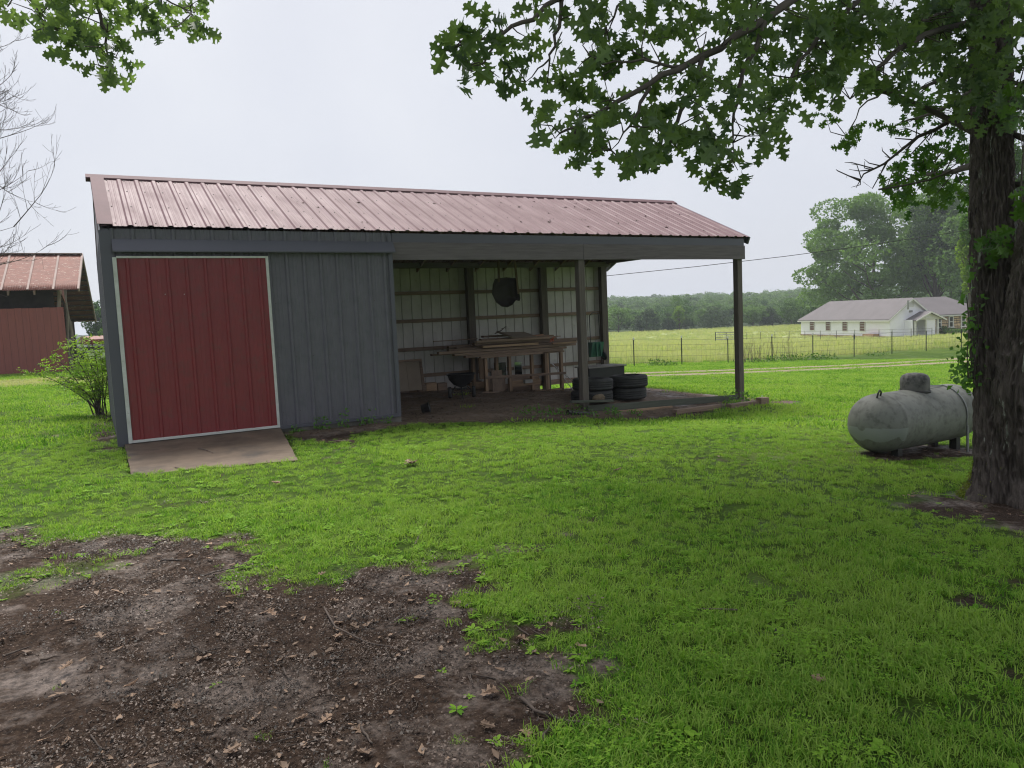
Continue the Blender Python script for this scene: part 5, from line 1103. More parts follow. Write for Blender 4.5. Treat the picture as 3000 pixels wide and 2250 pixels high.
def crown_points(rng, c, r, nclump, nleaf, cr=.32, shell=.75, cone=False, layer=False):
    """leaf centres in lumpy clumps through an ellipsoid (or cone) volume; returns points, clump centres, tone"""
    c = np.asarray(c, float); r = np.asarray(r, float); K_ = []
    while len(K_) < nclump:
        p = rng.uniform(-1, 1, 3)
        if cone:
            f = (p[2]+1)/2; lim = (1-f)**.8*.95 + .05
            if np.hypot(p[0], p[1]) < lim and np.hypot(p[0], p[1]) > lim*.35: K_.append(p)
        else:
            d = np.linalg.norm(p)
            if d < 1 and d > .25 and p[2] > -.9: K_.append(p)
    K_ = np.array(K_); w = rng.dirichlet(np.ones(nclump)*4); k = rng.choice(nclump, nleaf, p=w); q = rng.normal(size=(nleaf, 3)); q /= np.linalg.norm(q, axis=1, keepdims=True)
    rr_ = cr*rng.uniform(.55, 1.25, nclump)[k]*(rng.random(nleaf)**(1/3)*(1-shell) + shell*rng.uniform(.8, 1.05, nleaf)); rr_ = rr_[:, None]
    off = q*rr_*np.array([1, 1, .45 if layer else .75]); P_ = c + (K_[k]*(1-cr*.5) + off)*r
    ck = rng.random(nclump)[k]*.6 + rng.random(nleaf)*.4
    return P_, c + K_*r*.8, ck
def grow(name, label, base, h, crown_c, crown_r, nclump, nleaf, lsize, m_, seed, cat='tree', group=None, trunk_r=.25, cone=False, cr=.32, bark=None, limbs=True, layer=False, up=.3):
    rng = np.random.default_rng(seed); t = empty(name, base, cat=cat, label=label, group=group); base = np.array(base, float); cc = np.array(crown_c, float)
    P_, K_, ck = crown_points(rng, cc-base, crown_r, nclump, nleaf, cr, cone=cone, layer=layer)
    leaf_obj('crown', P_, lsize*rng.uniform(.6, 1.3, len(P_)), m_, rng, t, ck, up=up)
    m = MB(); top = cc-base; top[2] += crown_r[2]*.5; n = 8
    tp = [np.array([top[0]*(s**1.5), top[1]*(s**1.5), -.3 + (top[2]+.3)*s]) + np.array([.12*math.sin(s*7+seed), .12*math.cos(s*6+seed), 0])*trunk_r*2*s for s in np.linspace(0, 1, n)]
    m.tube(tp, [trunk_r*(1.35 if i == 0 else 1-.85*i/(n-1)) for i in range(n)], 8)
    if limbs:
        for kc in K_[:min(len(K_), 26)]:
            s = np.clip((kc[2]-crown_r[2]*.55)/max(top[2], .1), .2, .85); j = s*(n-1); i = int(j); a = tp[i] + (tp[min(i+1, n-1)]-tp[i])*(j-i); mid = (a+kc)/2 + np.array([0, 0, -.08*np.linalg.norm(kc-a)])
            m.tube([a, mid, kc], [trunk_r*.38*(1-s*.5), trunk_r*.22, trunk_r*.07], 5, caps=False)
    m.build('trunk', bark or MT['bark_far'], t)
    return t
def gz(P): return (float(P[0]), float(P[1]), tz(P[0], P[1]))
def px_tree(name, label, u, vtop, hw, D, kind, seed, vbase=None, nleaf=2600, lsize=.35, **kw):
    P_ = atD(u, 950, D); base = gz(P_); s = D/FOC; zt_ = (atD(u, vtop-12, D))[2]; h = zt_-base[2]; w = hw*s
    if kind == 'cedar': return grow(name, label, base, h, (base[0], base[1], base[2]+h*.52), (w, w, h*.5), kw.pop('nclump', 60), nleaf, lsize, kw.pop('m_', MT['leaf_cedar']), seed, cone=True, cr=.26, trunk_r=.14, limbs=False, **kw)
    return grow(name, label, base, h, (base[0], base[1], base[2]+h*.56), (w, w, h*.46), kw.pop('nclump', 34), nleaf, lsize, kw.pop('m_', MT['leaf_far']), seed, trunk_r=h*.022, **kw)
G_ = 'trees along the far edge of the hay field'
px_tree('leafy_tree', 'pale green bushy tree at the field edge next to the shed corner post', 1812, 898, 42, 160, 'oak', 31, group=G_)
px_tree('leafy_tree', 'broad bright green tree, tallest at the edge of the hay field', 1985, 880, 60, 172, 'oak', 32, nleaf=4500, group=G_, nclump=44)
px_tree('young_tree', 'slim yellow-green young tree standing before the tallest field-edge tree', 1990, 905, 20, 160, 'oak', 33, nleaf=1500, m_=MT['leaf_yellow'], group=G_)
px_tree('cedar_tree', 'dark conical cedar between the pale tree and the tallest field-edge tree', 1895, 905, 50, 157, 'cedar', 34, nleaf=4000, group=G_)
px_tree('cedar_tree', 'wide dark cedar behind the field gate', 2098, 898, 56, 162, 'cedar', 35, nleaf=5000, group=G_)
px_tree('cedar_tree', 'small dark cedar low against the tallest field-edge tree', 1958, 925, 26, 158, 'cedar', 36, nleaf=2000, group=G_)
px_tree('leafy_tree', 'round green tree seen just right of the end post of the shed', 2206, 900, 48, 165, 'oak', 37, nleaf=3500, group=G_)
px_tree('cedar_tree', 'dark pointed cedar midway between end post and white house', 2262, 896, 40, 165, 'cedar', 38, nleaf=3500, group=G_)
px_tree('leafy_tree', 'mid green tree at the field edge close to the white house', 2318, 888, 46, 160, 'oak', 39, nleaf=3500, group=G_)
px_tree('leafy_tree', 'dark green tree half hidden by the far corner of the white house', 2385, 872, 50, 150, 'oak', 40, nleaf=3500, group=G_)
px_tree('leafy_tree', 'hazy green tree in the gap between barn and shed', 292, 885, 60, 85, 'oak', 41, nleaf=5000, lsize=.28)
px_tree('leafy_tree', 'low rounded tree behind the red farm implement', 330, 950, 45, 60, 'oak', 42, nleaf=3000, lsize=.2)
# far wooded hillside
fr = np.random.default_rng(9); protos = []
for k in range(5):
    P_, K_, ck = crown_points(fr, (0,0,4.8), (5.2,5.2,4.4), 30, 1700, .30); V, lo = kite_leaves(P_, .8*fr.uniform(.6, 1.3, len(P_)), fr, up=1.0); me = np_mesh('wood_crown', V, lo, np.full(len(lo)//4, 4)); attr(me, 'tone', np.repeat(ck, 4)); protos.append((me, MT['leaf_far']))
pts = []
for _ in range(5200):
    D = 166 + 460*fr.random()**1.5; u = fr.uniform(1350, 3500); P_ = atD(u, 930, D)
    if P_[1] > -50: pts.append((P_[0], P_[1]))
pts = np.array(pts); pz = terrain(pts[:,0], pts[:,1]); k = fr.random(len(pts)) < .26; pts = pts[k]; pz = pz[k]; n = len(pts); Df = (np.c_[pts, pz]-CAM) @ CF
hs = np.interp(Df, [166, 185, 300, 450, 620], [.36, .52, .80, 1.0, 1.25])*fr.uniform(.75, 1.15, n)*(1+.35*(fbm(pts[:,0]*.02, pts[:,1]*.02)-.5))
scatter('wooded_hillside', protos, np.c_[pts, pz], fr.uniform(0, 6.283, n), (np.zeros(n), np.zeros(n)), hs, fr.integers(0, 5, n), 'hazy green wooded hillside along the horizon')
# trees behind the house
def big(name, label, u, v, ru, rv, D, seed, nleaf, nclump, lsize, m_, **kw):
    c = atD(u, v, D); s = D/FOC; base = gz(c); return grow(name, label, base, 0, tuple(c), (ru*s, ru*s*.8, rv*s), nclump, nleaf, lsize, m_, seed, trunk_r=.45, **kw)
big('oak_tree', 'very large spreading oak towering behind the white house', 2560, 765, 270, 200, 128, 51, 42000, 110, .55, MT['leaf_far'], cr=.21)
big('leafy_tree', 'tall light green tree rising behind the large oak near the stone wing', 2740, 680, 130, 210, 118, 52, 16000, 50, .5, MT['leaf_far'])
big('pine_tree', 'brownish green pine with layered limbs above the stone wing roof', 2790, 690, 160, 160, 116, 53, 22000, 70, .42, MT['leaf_cedar'], cr=.22, layer=True)
big('leafy_tree', 'bright leafy maple close behind the oak trunk beside the stone wing', 2850, 760, 50, 110, 60, 54, 6000, 40, .24, MT['leaf_yellow'], cr=.25)
big('leafy_tree', 'dense green tree seen just behind the leaning second oak stem', 2970, 640, 160, 330, 52, 55, 24000, 70, .26, MT['leaf_lit'], cr=.22)
big('leafy_tree', 'dark green tree at the back between pine and oak trunk', 2890, 740, 170, 240, 110, 56, 18000, 60, .5, MT['leaf_far'])
big('leafy_tree', 'bushy green tree low at the edge of the picture behind the oak', 3060, 880, 170, 190, 45, 57, 12000, 60, .22, MT['leaf_yellow'], cr=.24)
b_ = hA + he*(HL+.6) + hp*(HW+2.3); grow('creeper_bush', 'green creeper bush climbing the corner of the stone wing', (b_[0], b_[1], -2.95), 1, (b_[0], b_[1], -2.45), (1.4, 2.2, .75), 26, 3000, .22, MT['leaf_lit'], 58, cat='bush', trunk_r=.05)

# ------------------------------------------------------------------ great oak with two stems
MT['bark'] = mat('oak_bark', (.150,.124,.106), (.068,.054,.046), rough=.95, scale=11, stretch=(3.5,3.5,.55), detail=8, bump=1.0, bscale=10, bstretch=(4,4,1.0), bdist=.04, c3=(.36,.38,.32), s3=3.6, p3=(.625,.67))
MT['moss'] = leafy_mat('moss', [(.10,.15,.015),(.16,.22,.025),(.24,.28,.04)], trans=.1, rough=.9, nscale=6)
OB = np.array([7.47, 3.90, -.26])
oak = empty('oak_tree', tuple(OB), cat='tree', label='large two-stemmed oak with rough bark whose leafy branches overhang the shed'); bpy.context.view_layer.update()
def stem(path, rads, seed, nseg=110, per=40, flare=0.0, lob=5):
    path = [np.array(p, float) for p in path]; d = [0]
    for a, b in zip(path[:-1], path[1:]): d.append(d[-1]+np.linalg.norm(b-a))
    d = np.array(d); S_ = np.concatenate([np.linspace(0, d[-1]*.35, int(per*1.2)), np.linspace(d[-1]*.35, d[-1], per)[1:]]); A_ = np.array(path); V = []
    ctr = np.stack([np.interp(S_, d, A_[:, k]) for k in range(3)], 1)
    for _ in range(3): ctr[1:-1] = (ctr[:-2]+2*ctr[1:-1]+ctr[2:])/4
    R_ = np.interp(S_, d, rads); th = np.linspace(0, 6.283185, nseg, endpoint=False)
    for i, c in enumerate(ctr):
        t = ctr[min(i+1, len(ctr)-1)]-ctr[max(i-1, 0)]; t /= np.linalg.norm(t); a = np.cross(t, [0, 1, 0]); a /= np.linalg.norm(a); b = np.cross(t, a)
        hgt = c[2]-OB[2]; fl = flare*math.exp(-max(hgt, 0)/.20); lobe = 1 + fl*(.55 + .45*np.cos(lob*th + seed)) + .06*np.cos(3*th+seed+hgt*.6) + .04*np.cos(2*th-hgt)
        x_ = np.cos(th); y_ = np.sin(th); ridge = np.abs(vnoise(th*nseg/14.0/1.0 + seed*3 + .6*np.sin(hgt*3+th*4), np.full(nseg, hgt*8.5))*2-1); ridge2 = vnoise(th*18, np.full(nseg, hgt*16+seed))
        rr_ = R_[i]*lobe + (.42-ridge)*.052*min(1, R_[i]/.15) + (ridge2-.5)*.026
        V += list(c + a*(rr_*x_)[:, None] + b*(rr_*y_)[:, None])
    n = nseg; F = [(i*n+j, i*n+(j+1) % n, (i+1)*n+(j+1) % n, (i+1)*n+j) for i in range(len(ctr)-1) for j in range(n)]
    return V, F
s1 = [OB+[0,0,-.25], OB+[-.02,.02,.15], atD(2924,1100,7.12), atD(2912,900,7.18), atD(2907,650,7.22), atD(2910,350,7.28), atD(2902,0,7.35), atD(2890,-500,7.4), atD(2860,-1300,7.4), atD(2850,-2200,7.3)]
s2 = [OB+[.12,-.10,-.25], OB+[.12,-.10,.15], atD(2985,1150,6.85), atD(3012,980,6.78), atD(3045,760,6.7), atD(3090,450,6.6), atD(3150,0,6.5), atD(3260,-700,6.3), atD(3300,-1400,6.1)]
V, F = stem(s1, [.265,.23,.185,.170,.162,.158,.155,.16,.12,.05], 1.3, flare=.85, nseg=220, per=190); link('trunk', MB().add(V, F, True).mesh('trunk'), MT['bark'])
under(bpy.data.objects[-1] if False else COL.objects[-1], oak)
V, F = stem(s2, [.27,.24,.20,.19,.185,.175,.16,.12,.05], 4.1, flare=.8, lob=4, nseg=220, per=190); o = link('second_stem', MB().add(V, F, True).mesh('second_stem'), MT['bark']); under(o, oak)
# moss tufts on the root flare
rng = np.random.default_rng(61); th = rng.normal(2.5, .25, 1500); hh = rng.random(1500)**1.6*.5; u_ = rng.random(1500)
C_ = []
for a, h in zip(th, hh):
    r_ = (.265 + (.195-.265)*min(1, h/.6))*(1+.85*math.exp(-h/.20)*.55); C_.append(OB + np.array([math.cos(a)*r_ - .02, math.sin(a)*r_ + .02, h]))
o = leaf_obj('moss', np.array(C_)+rng.normal(size=(1500,3))*.012, .016, MT['moss'], rng, None, kind='stuff'); under(o, oak)
# limbs (photo position, distance) and leaf masses
limbs = [
 ([(2900,-500,7.4),(2700,-260,6.6),(2420,-60,5.7),(2250,50,5.25),(2060,165,5.0),(1900,250,4.85),(1740,336,4.75),(1640,390,4.7)], .044),
 ([(2250,50,5.25),(2180,200,5.1),(2150,330,5.05),(2150,450,5.0)], .022), ([(2060,165,5.0),(2000,330,4.95),(1930,430,4.9),(1870,480,4.85)], .02), ([(1900,250,4.85),(1860,350,4.8),(1790,440,4.75)], .014), ([(2000,200,4.95),(1880,175,4.9),(1770,188,4.85),(1730,165,4.8)], .012),
 ([(2880,-900,7.3),(2400,-520,6.0),(2000,-230,5.3),(1720,-60,4.95),(1560,50,4.8),(1430,110,4.7),(1300,150,4.6)], .034), ([(1650,-20,4.9),(1640,80,4.85),(1610,180,4.8),(1540,240,4.75)], .016), ([(1900,-150,5.2),(1830,0,5.1),(1760,100,5.0)], .018), ([(1480,90,4.75),(1420,180,4.7),(1360,200,4.65)], .01),
 ([(2895,-200,7.35),(2700,-120,6.7),(2520,0,6.1),(2400,110,5.75),(2330,200,5.6),(2280,290,5.5)], .034), ([(2905,60,7.3),(2760,90,6.8),(2640,140,6.4),(2540,220,6.1),(2490,290,6.0)], .04), ([(2905,180,7.3),(2820,200,7.0),(2700,260,6.7),(2610,300,6.6)], .03), ([(2920,300,7.2),(3000,250,6.6),(3080,150,6.2)], .04), ([(2905,-80,7.3),(2800,30,6.8),(2700,60,6.5)], .03)]
m = MB(); limb_pts = []
for L_, r0 in limbs:
    P_ = [atD(*p) for p in L_]; k = len(P_); Q_ = []; 
    for a, b in zip(P_[:-1], P_[1:]):
        for t in (0, .25, .5, .75): Q_.append(a+(b-a)*t + rng.normal(size=3)*.008)
    Q_.append(P_[-1]); m.tube(Q_, [r0*(1-.85*i/(len(Q_)-1)) for i in range(len(Q_))], 8); limb_pts += Q_
limb_pts = np.array(limb_pts)
under(m.build('limbs', MT['bark_far']), oak)
blobs = [(1290,165,45,55,4.6),(1375,90,75,75,4.65),(1400,190,70,45,4.65),(1480,130,75,85,4.7),(1520,225,60,42,4.75),(1610,160,55,75,4.8),(1590,40,110,45,4.8),(1655,205,40,25,4.8),(1740,110,70,80,4.95),(1735,30,80,40,5.0),(1830,70,90,65,5.05),(1800,140,50,25,5.0),
 (1605,405,38,38,4.65),(1700,285,75,60,4.75),(1725,390,80,75,4.75),(1740,475,55,40,4.75),(1830,300,60,50,4.85),(1850,400,110,80,4.85),(1830,480,80,40,4.85),(1950,380,90,90,4.95),(1960,480,80,45,4.9),(2050,330,70,90,5.0),(2060,460,90,70,5.0),(2130,500,70,55,5.05),(2150,420,80,70,5.05),(2200,400,60,45,5.1),(2240,430,40,25,5.1),(2155,545,30,12,5.05),
 (1920,150,80,80,5.0),(1980,50,110,60,5.15),(2030,180,80,70,5.05),(2110,110,90,80,5.15),(2150,240,70,60,5.1),(2200,40,100,60,5.3),(2230,150,60,70,5.3),(2040,260,60,45,5.0),
 (2300,60,90,70,5.5),(2320,170,85,80,5.55),(2290,260,60,50,5.5),(2265,310,38,22,5.5),(2400,80,90,90,5.8),(2400,200,70,60,5.7),(2390,255,45,22,5.7),(2490,60,90,80,6.0),(2500,180,90,80,6.0),(2510,275,60,45,6.0),(2590,60,90,80,6.3),(2600,180,80,80,6.3),(2610,290,55,40,6.4),(2690,60,90,80,6.6),(2690,180,90,80,6.6),(2700,270,60,35,6.7),(2780,60,90,90,6.8),(2790,180,80,80,6.9),(2870,60,90,100,6.6),(2860,190,80,80,6.7),(2860,290,70,50,6.9),(2960,80,80,110,6.3),(2960,220,70,80,6.4),(2930,330,60,50,6.9),(2980,330,40,40,6.3),
 (2860,-120,160,80,6.7),(2500,-120,250,80,6.0),(2050,-120,250,70,5.2),(1650,-110,180,60,4.9)]
protoL = [oak_leaf(1.0, fold=.22, droop=.22, rng=rng, wid=w) for w in (.95, 1.05, .88, 1.0)]
leaf_T = []; tw = MB()
def cluster(P0, nl, ls, tdir=None, store=None):
    v = (P0-CAM)/np.linalg.norm(P0-CAM)
    for k in range(nl):
        d = rng.normal(size=3); d[2] -= .35
        if tdir is not None: d += tdir*.8
        d /= np.linalg.norm(d); best = None
        for _ in range(3):
            n_ = rng.normal(size=3); n_[2] += .3; n_ -= d*(n_ @ d); n_ /= np.linalg.norm(n_); sc_ = abs(n_ @ v)
            if best is None or sc_ > best[0]: best = (sc_, n_)
        n_ = best[1]; s_ = np.cross(n_, d); store.append((P0 + d*.01 + rng.normal(size=3)*.035, d, s_, n_, ls*rng.uniform(.75, 1.2), int(rng.integers(0, 4)), rng.random()))
for (u, v, ru, rv, D) in blobs:
    v = v-38*float(sstep(230, 420, v))
    ncl = max(2, int(ru*rv*3.14/3300*(D/5)**2*(.66 if D < 5.2 else .80)))
    for _ in range(ncl):
        a = rng.uniform(0, 6.283); q_ = math.sqrt(rng.random()); P0 = atD(u+ru*q_*math.cos(a), v+rv*q_*math.sin(a), D+rng.uniform(-.35,.35))
        dd = np.linalg.norm(limb_pts-P0, axis=1); j = int(dd.argmin()); L0 = limb_pts[j]
        if dd[j] < 1.3: mid = (L0+P0)/2 + rng.normal(size=3)*.04; tw.tube([L0, mid, P0], [.006,.004,.002], 4, caps=False)
        cluster(P0, int(rng.integers(5, 8)), .128, (P0-L0)/max(dd[j], .05), leaf_T)
# smaller, farther sprays on the lower limbs
far_leaf = []; lower = [([(2870,480,7.4),(2800,505,8.2),(2700,510,9.4),(2600,545,10.4)], .04, [(2620,555,45,40,10.3),(2690,500,60,45,9.6),(2680,570,50,35,9.6),(2750,470,60,55,9.0),(2760,550,60,40,8.8),(2820,420,45,50,8.4),(2830,560,40,40,8.0),(2640,480,30,28,10.2)]),
 ([(2880,250,7.4),(2760,320,8.6),(2680,345,9.5),(2620,370,10.0)], .03, [(2700,330,60,30,9.5),(2760,300,60,35,8.8),(2625,380,25,14,10.0),(2790,350,40,30,8.6)]), ([(2600,250,7.0),(2520,320,8.5),(2480,400,9.5)], .012, [(2475,415,22,25,9.5),(2530,380,16,20,9.3),(2412,350,12,14,9.8),(2490,395,25,20,9.5)]),
 ([(3020,800,6.9),(3000,700,6.2),(2985,640,5.9)], .012, [(2985,600,25,40,5.9),(2990,320,20,60,5.8)]), ([(2905,720,7.0),(2900,700,6.6),(2880,690,6.4)], .008, [(2920,715,22,20,6.6),(2900,690,18,12,6.5)])]
for pts_, r0, bl_ in lower:
    Q_ = [atD(*p) for p in pts_]; Q2 = []
    for a, b in zip(Q_[:-1], Q_[1:]): Q2 += [a + (b-a)*t + rng.normal(size=3)*.012 for t in (0, .33, .66)]
    Q2.append(Q_[-1]); tw.tube(Q2, [r0*(1-.8*i/(len(Q2)-1)) for i in range(len(Q2))], 7); Q2 = np.array(Q2)
    for (u, v, ru, rv, D) in bl_:
        for _ in range(max(2, int(ru*rv*3.14/3300*(D/5)**2*.95))):
            a = rng.uniform(0, 6.283); q_ = math.sqrt(rng.random()); P0 = atD(u+ru*q_*math.cos(a), v+rv*q_*math.sin(a), D+rng.uniform(-.5,.5)); j = int(np.linalg.norm(Q2-P0, axis=1).argmin())
            tw.tube([Q2[j], (Q2[j]+P0)/2 + rng.normal(size=3)*.05, P0], [.007,.005,.002], 4, caps=False); cluster(P0, int(rng.integers(5, 8)), .125, None, far_leaf)
under(tw.build('twigs', MT['bark_far'], kind='stuff'), oak)
# dead limb
m = MB(); pl = [(2855,330,7.5),(2790,350,7.6),(2740,380,7.6),(2690,400,7.6),(2640,440,7.6),(2590,480,7.6),(2530,510,7.6),(2508,550,7.6)]; Q_ = [atD(*p) for p in pl]; m.tube(Q_, [.024,.022,.02,.018,.015,.012,.008,.003], 6)
for i in range(1, len(Q_)):
    for _ in range(4):
        t = rng.random(); a = Q_[i-1]+(Q_[i]-Q_[i-1])*t; d = CR*rng.uniform(-1,.2)+CU*rng.uniform(-.9,.6)+CF*rng.uniform(-.4,.4); b = a+d*rng.uniform(.12,.32); c = b + (CR*rng.uniform(-.6,.1)+CU*rng.uniform(-.2,.5))*.18; m.tube([a, b, c], [.007,.005,.002], 4, caps=False)
for pl in ([(2575,555,8.5),(2640,545,8.6),(2720,528,8.5),(2790,500,8.2)], [(2905,420,7.3),(2800,360,7.4),(2740,330,7.5),(2600,270,7.4),(2520,250,7.2)], [(2960,390,7.2),(3010,410,7.0)], [(2960,545,7.2),(3010,535,7.0)]): m.tube([atD(*p) for p in pl], [.012 if pl[0][0] < 2700 else .028]*len(pl), 6)
under(m.build('dead_limb', MT['bark_far']), oak)
def leaves_joined(name, T_, m_, parent, **kw):
    Vs = []; lo = []; sz = []; tn = []; b = 0
    for (p, d, s, n_, l, k, t) in T_:
        v, f = protoL[k]; M3 = np.stack([d, s, n_], 0)*l; Vs.append(v @ M3 + p)
        for q_ in f: lo += [i+b for i in q_]; sz.append(len(q_))
        b += len(v); tn += [t]*len(v)
    me = np_mesh(name, np.concatenate(Vs), lo, sz); attr(me, 'tone', tn); o = link(name, me, m_, kind='stuff', **kw); return under(o, parent)
def leaf_parts(T_, keep, parent, m_, meshes):
    """the leaves that show largest, each an object"""
    for (p, d, s, n_, l, k, t) in keep:
        o = bpy.data.objects.new('leaf', meshes[k]); COL.objects.link(o); o.matrix_world = frame(p, d*l, s*l, n_*l); o.parent = parent; o.matrix_parent_inverse = parent.matrix_world.inverted()
def split_leaves(T_, n):
    sc_ = []
    for (p, d, s, n_, l, k, t) in T_:
        u, v, z = to_px(p); v_ = (p-CAM)/np.linalg.norm(p-CAM); sc_.append(l/z*abs(n_ @ v_) if (0 < u < 3000 and 0 < v < 2250) else -1)
    o_ = np.argsort(sc_)[::-1]; return [T_[i] for i in o_[:n]], [T_[i] for i in o_[n:]]
lmesh = []
for k, (v, f) in enumerate(protoL):
    me = bpy.data.meshes.new('leaf'); me.from_pydata(v.tolist(), [], f); me.update(); attr(me, 'tone', np.full(len(v), .15+.25*k)); me.materials.append(MT['leaf_oak']); lmesh.append(me)
bpy.context.view_layer.update()
big_, rest = split_leaves(leaf_T, 290); leaf_parts(leaf_T, big_, oak, MT['leaf_oak'], lmesh)
leaves_joined('foliage', rest, MT['leaf_oak'], oak); leaves_joined('far_foliage', far_leaf, MT['leaf_lit'], oak)
# unseen crown leaves, added overhead to shade the near lawn
P_, K_, ck = crown_points(rng, (7.2,6.3,10.0), (6.2,6.2,3.0), 90, 36000, .26); k = to_px(P_); out = (k[2] < .2) | (k[1] < -60) | (k[0] > 3060); P_ = P_[out]; o = leaf_obj('shading_crown', P_, .26, MT['leaf_oak'], rng, None, ck[out], kind='stuff', up=.5); under(o, oak)

# ------------------------------------------------------------------ second oak: only one bough hangs into view
ob2 = (-4.6, 2.6, tz(-4.6, 2.6)); oak2 = empty('oak_tree', ob2, cat='tree', label='leafy oak bough hanging in from above over the barn side of the lawn'); bpy.context.view_layer.update()
V, F = stem([np.array(ob2)+[0,0,-.3], np.array(ob2)+[0,0,.4], np.array(ob2)+[.1,.1,2.5], np.array(ob2)+[.2,.1,5.0], np.array(ob2)+[.5,.2,8.0]], [.45,.32,.27,.22,.08], 2.2, flare=.6); o = link('trunk', MB().add(V, F, True).mesh('trunk'), MT['bark']); under(o, oak2)
T2 = []; m = MB(); start = np.array(ob2)+[.2,.1,4.6]; lp2 = []
for pl, r0 in (([(-300,-200,5.0),(100,-120,5.2),(280,-20,5.3),(310,100,5.3),(320,190,5.3)], .03), ([(100,-120,5.2),(300,-90,5.4),(450,-30,5.4),(560,40,5.4)], .02), ([(-100,-150,5.1),(100,10,5.2),(150,80,5.2)], .015)):
    Q_ = ([start] if r0 == .03 else []) + [atD(*p) for p in pl]; Q2 = []
    for a, b in zip(Q_[:-1], Q_[1:]): Q2 += [a+(b-a)*t + rng.normal(size=3)*.008 for t in (0, .25, .5, .75)]
    Q2.append(Q_[-1]); m.tube(Q2, [r0*(1-.85*i/(len(Q2)-1)) for i in range(len(Q2))], 7); lp2 += Q2
lp2 = np.array(lp2)
for (u, v, ru, rv, D) in [(20,5,40,14,5.1),(110,45,40,60,5.2),(130,110,38,30,5.2),(190,50,70,60,5.25),(215,100,30,35,5.25),(280,70,60,80,5.3),(300,150,55,55,5.3),(310,205,32,32,5.3),(350,150,28,35,5.3),(370,30,50,35,5.35),(440,25,60,28,5.4),(490,60,45,36,5.4),(540,50,40,40,5.4),(585,70,30,42,5.4),(570,20,30,20,5.4),(300,-70,250,50,5.3)]:
    for _ in range(max(2, int(ru*rv*3.14/2600*1.1))):
        a = rng.uniform(0, 6.283); q_ = math.sqrt(rng.random()); P0 = atD(u+ru*q_*math.cos(a), v+rv*q_*math.sin(a), D+rng.uniform(-.3,.3)); dd = np.linalg.norm(lp2-P0, axis=1); j = int(dd.argmin()); m.tube([lp2[j], (lp2[j]+P0)/2 + rng.normal(size=3)*.03, P0], [.005,.004,.002], 4, caps=False)
        cluster(P0, int(rng.integers(5, 8)), .105, (P0-lp2[j])/max(dd[j], .05), T2)
under(m.build('limbs', MT['bark_far']), oak2)
bpy.context.view_layer.update(); big_, rest = split_leaves(T2, 200); leaf_parts(T2, big_, oak2, MT['leaf_oak'], lmesh); leaves_joined('foliage', rest, MT['leaf_oak'], oak2)

P_, K_, ck = crown_points(rng, (-3.6,1.2,8.4), (5.0,5.0,3.2), 60, 14000, .28); k = to_px(P_); out = (k[2] < .2) | (k[1] < -60) | (k[0] < -60); P_ = P_[out]; o = leaf_obj('shading_crown', P_, .24, MT['leaf_oak'], rng, None, ck[out], kind='stuff', up=.5); under(o, oak2)  # out-of-view leaves of this oak, added overhead to shade the foreground

# ------------------------------------------------------------------ bare tree at the picture's edge
D0 = 17.0; bb = atD(-420, 1010, D0); bb = np.array(gz(bb)); bare = empty('bare_tree', tuple(bb), cat='tree', label='leafless tree whose thin twigs reach in over the old barn'); bpy.context.view_layer.update()
m = MB(); m.tube([bb+[0,0,-.3], bb+[0,0,2], bb+[.1,0,5], bb+[0,.1,8], bb+[.1,.1,10.5]], [.2,.16,.12,.08,.03], 10); under(m.build('trunk', MT['bark_bare']), bare)
br = np.random.default_rng(71); m = MB()
def bare_branch(p, d, l, r, lev):
    pts_ = [p]; k = 7
    for i in range(k): d = d + np.array([0,0,.07]) + br.normal(size=3)*.05; d /= np.linalg.norm(d); pts_.append(pts_[-1]+d*l/k)
    m.tube(pts_, [max(.0028, r*(1-.85*i/k)) for i in range(k+1)], 5 if lev == 0 else 4, caps=False)
    if lev < 3:
        for i in range(1, k+1):
            for _ in range(1):
                if br.random() < .8:
                    e = d*.9 + br.normal(size=3)*.42; e[2] += .05; e /= np.linalg.norm(e); bare_branch(pts_[i], e, l*br.uniform(.32,.5), r*.5, lev+1)
for (v0, v1, u1) in ((200,120,10),(270,180,30),(330,210,30),(380,250,40),(420,300,20),(450,330,70),(520,400,40),(590,500,120),(480,340,50),(560,420,70),(640,560,90),(700,640,110),(760,700,120),(820,760,60),(880,800,40)):
    a = atD(-420, v0, D0+br.uniform(-.5,.5)); b = atD(u1-20, v1+60, D0+br.uniform(-1,1)); d = b-a; l = np.linalg.norm(d); bare_branch(a, d/l + np.array([0,0,-.22]), l*.86, .026, 0)
under(m.build('twigs', MT['bark_bare'], kind='stuff'), bare)

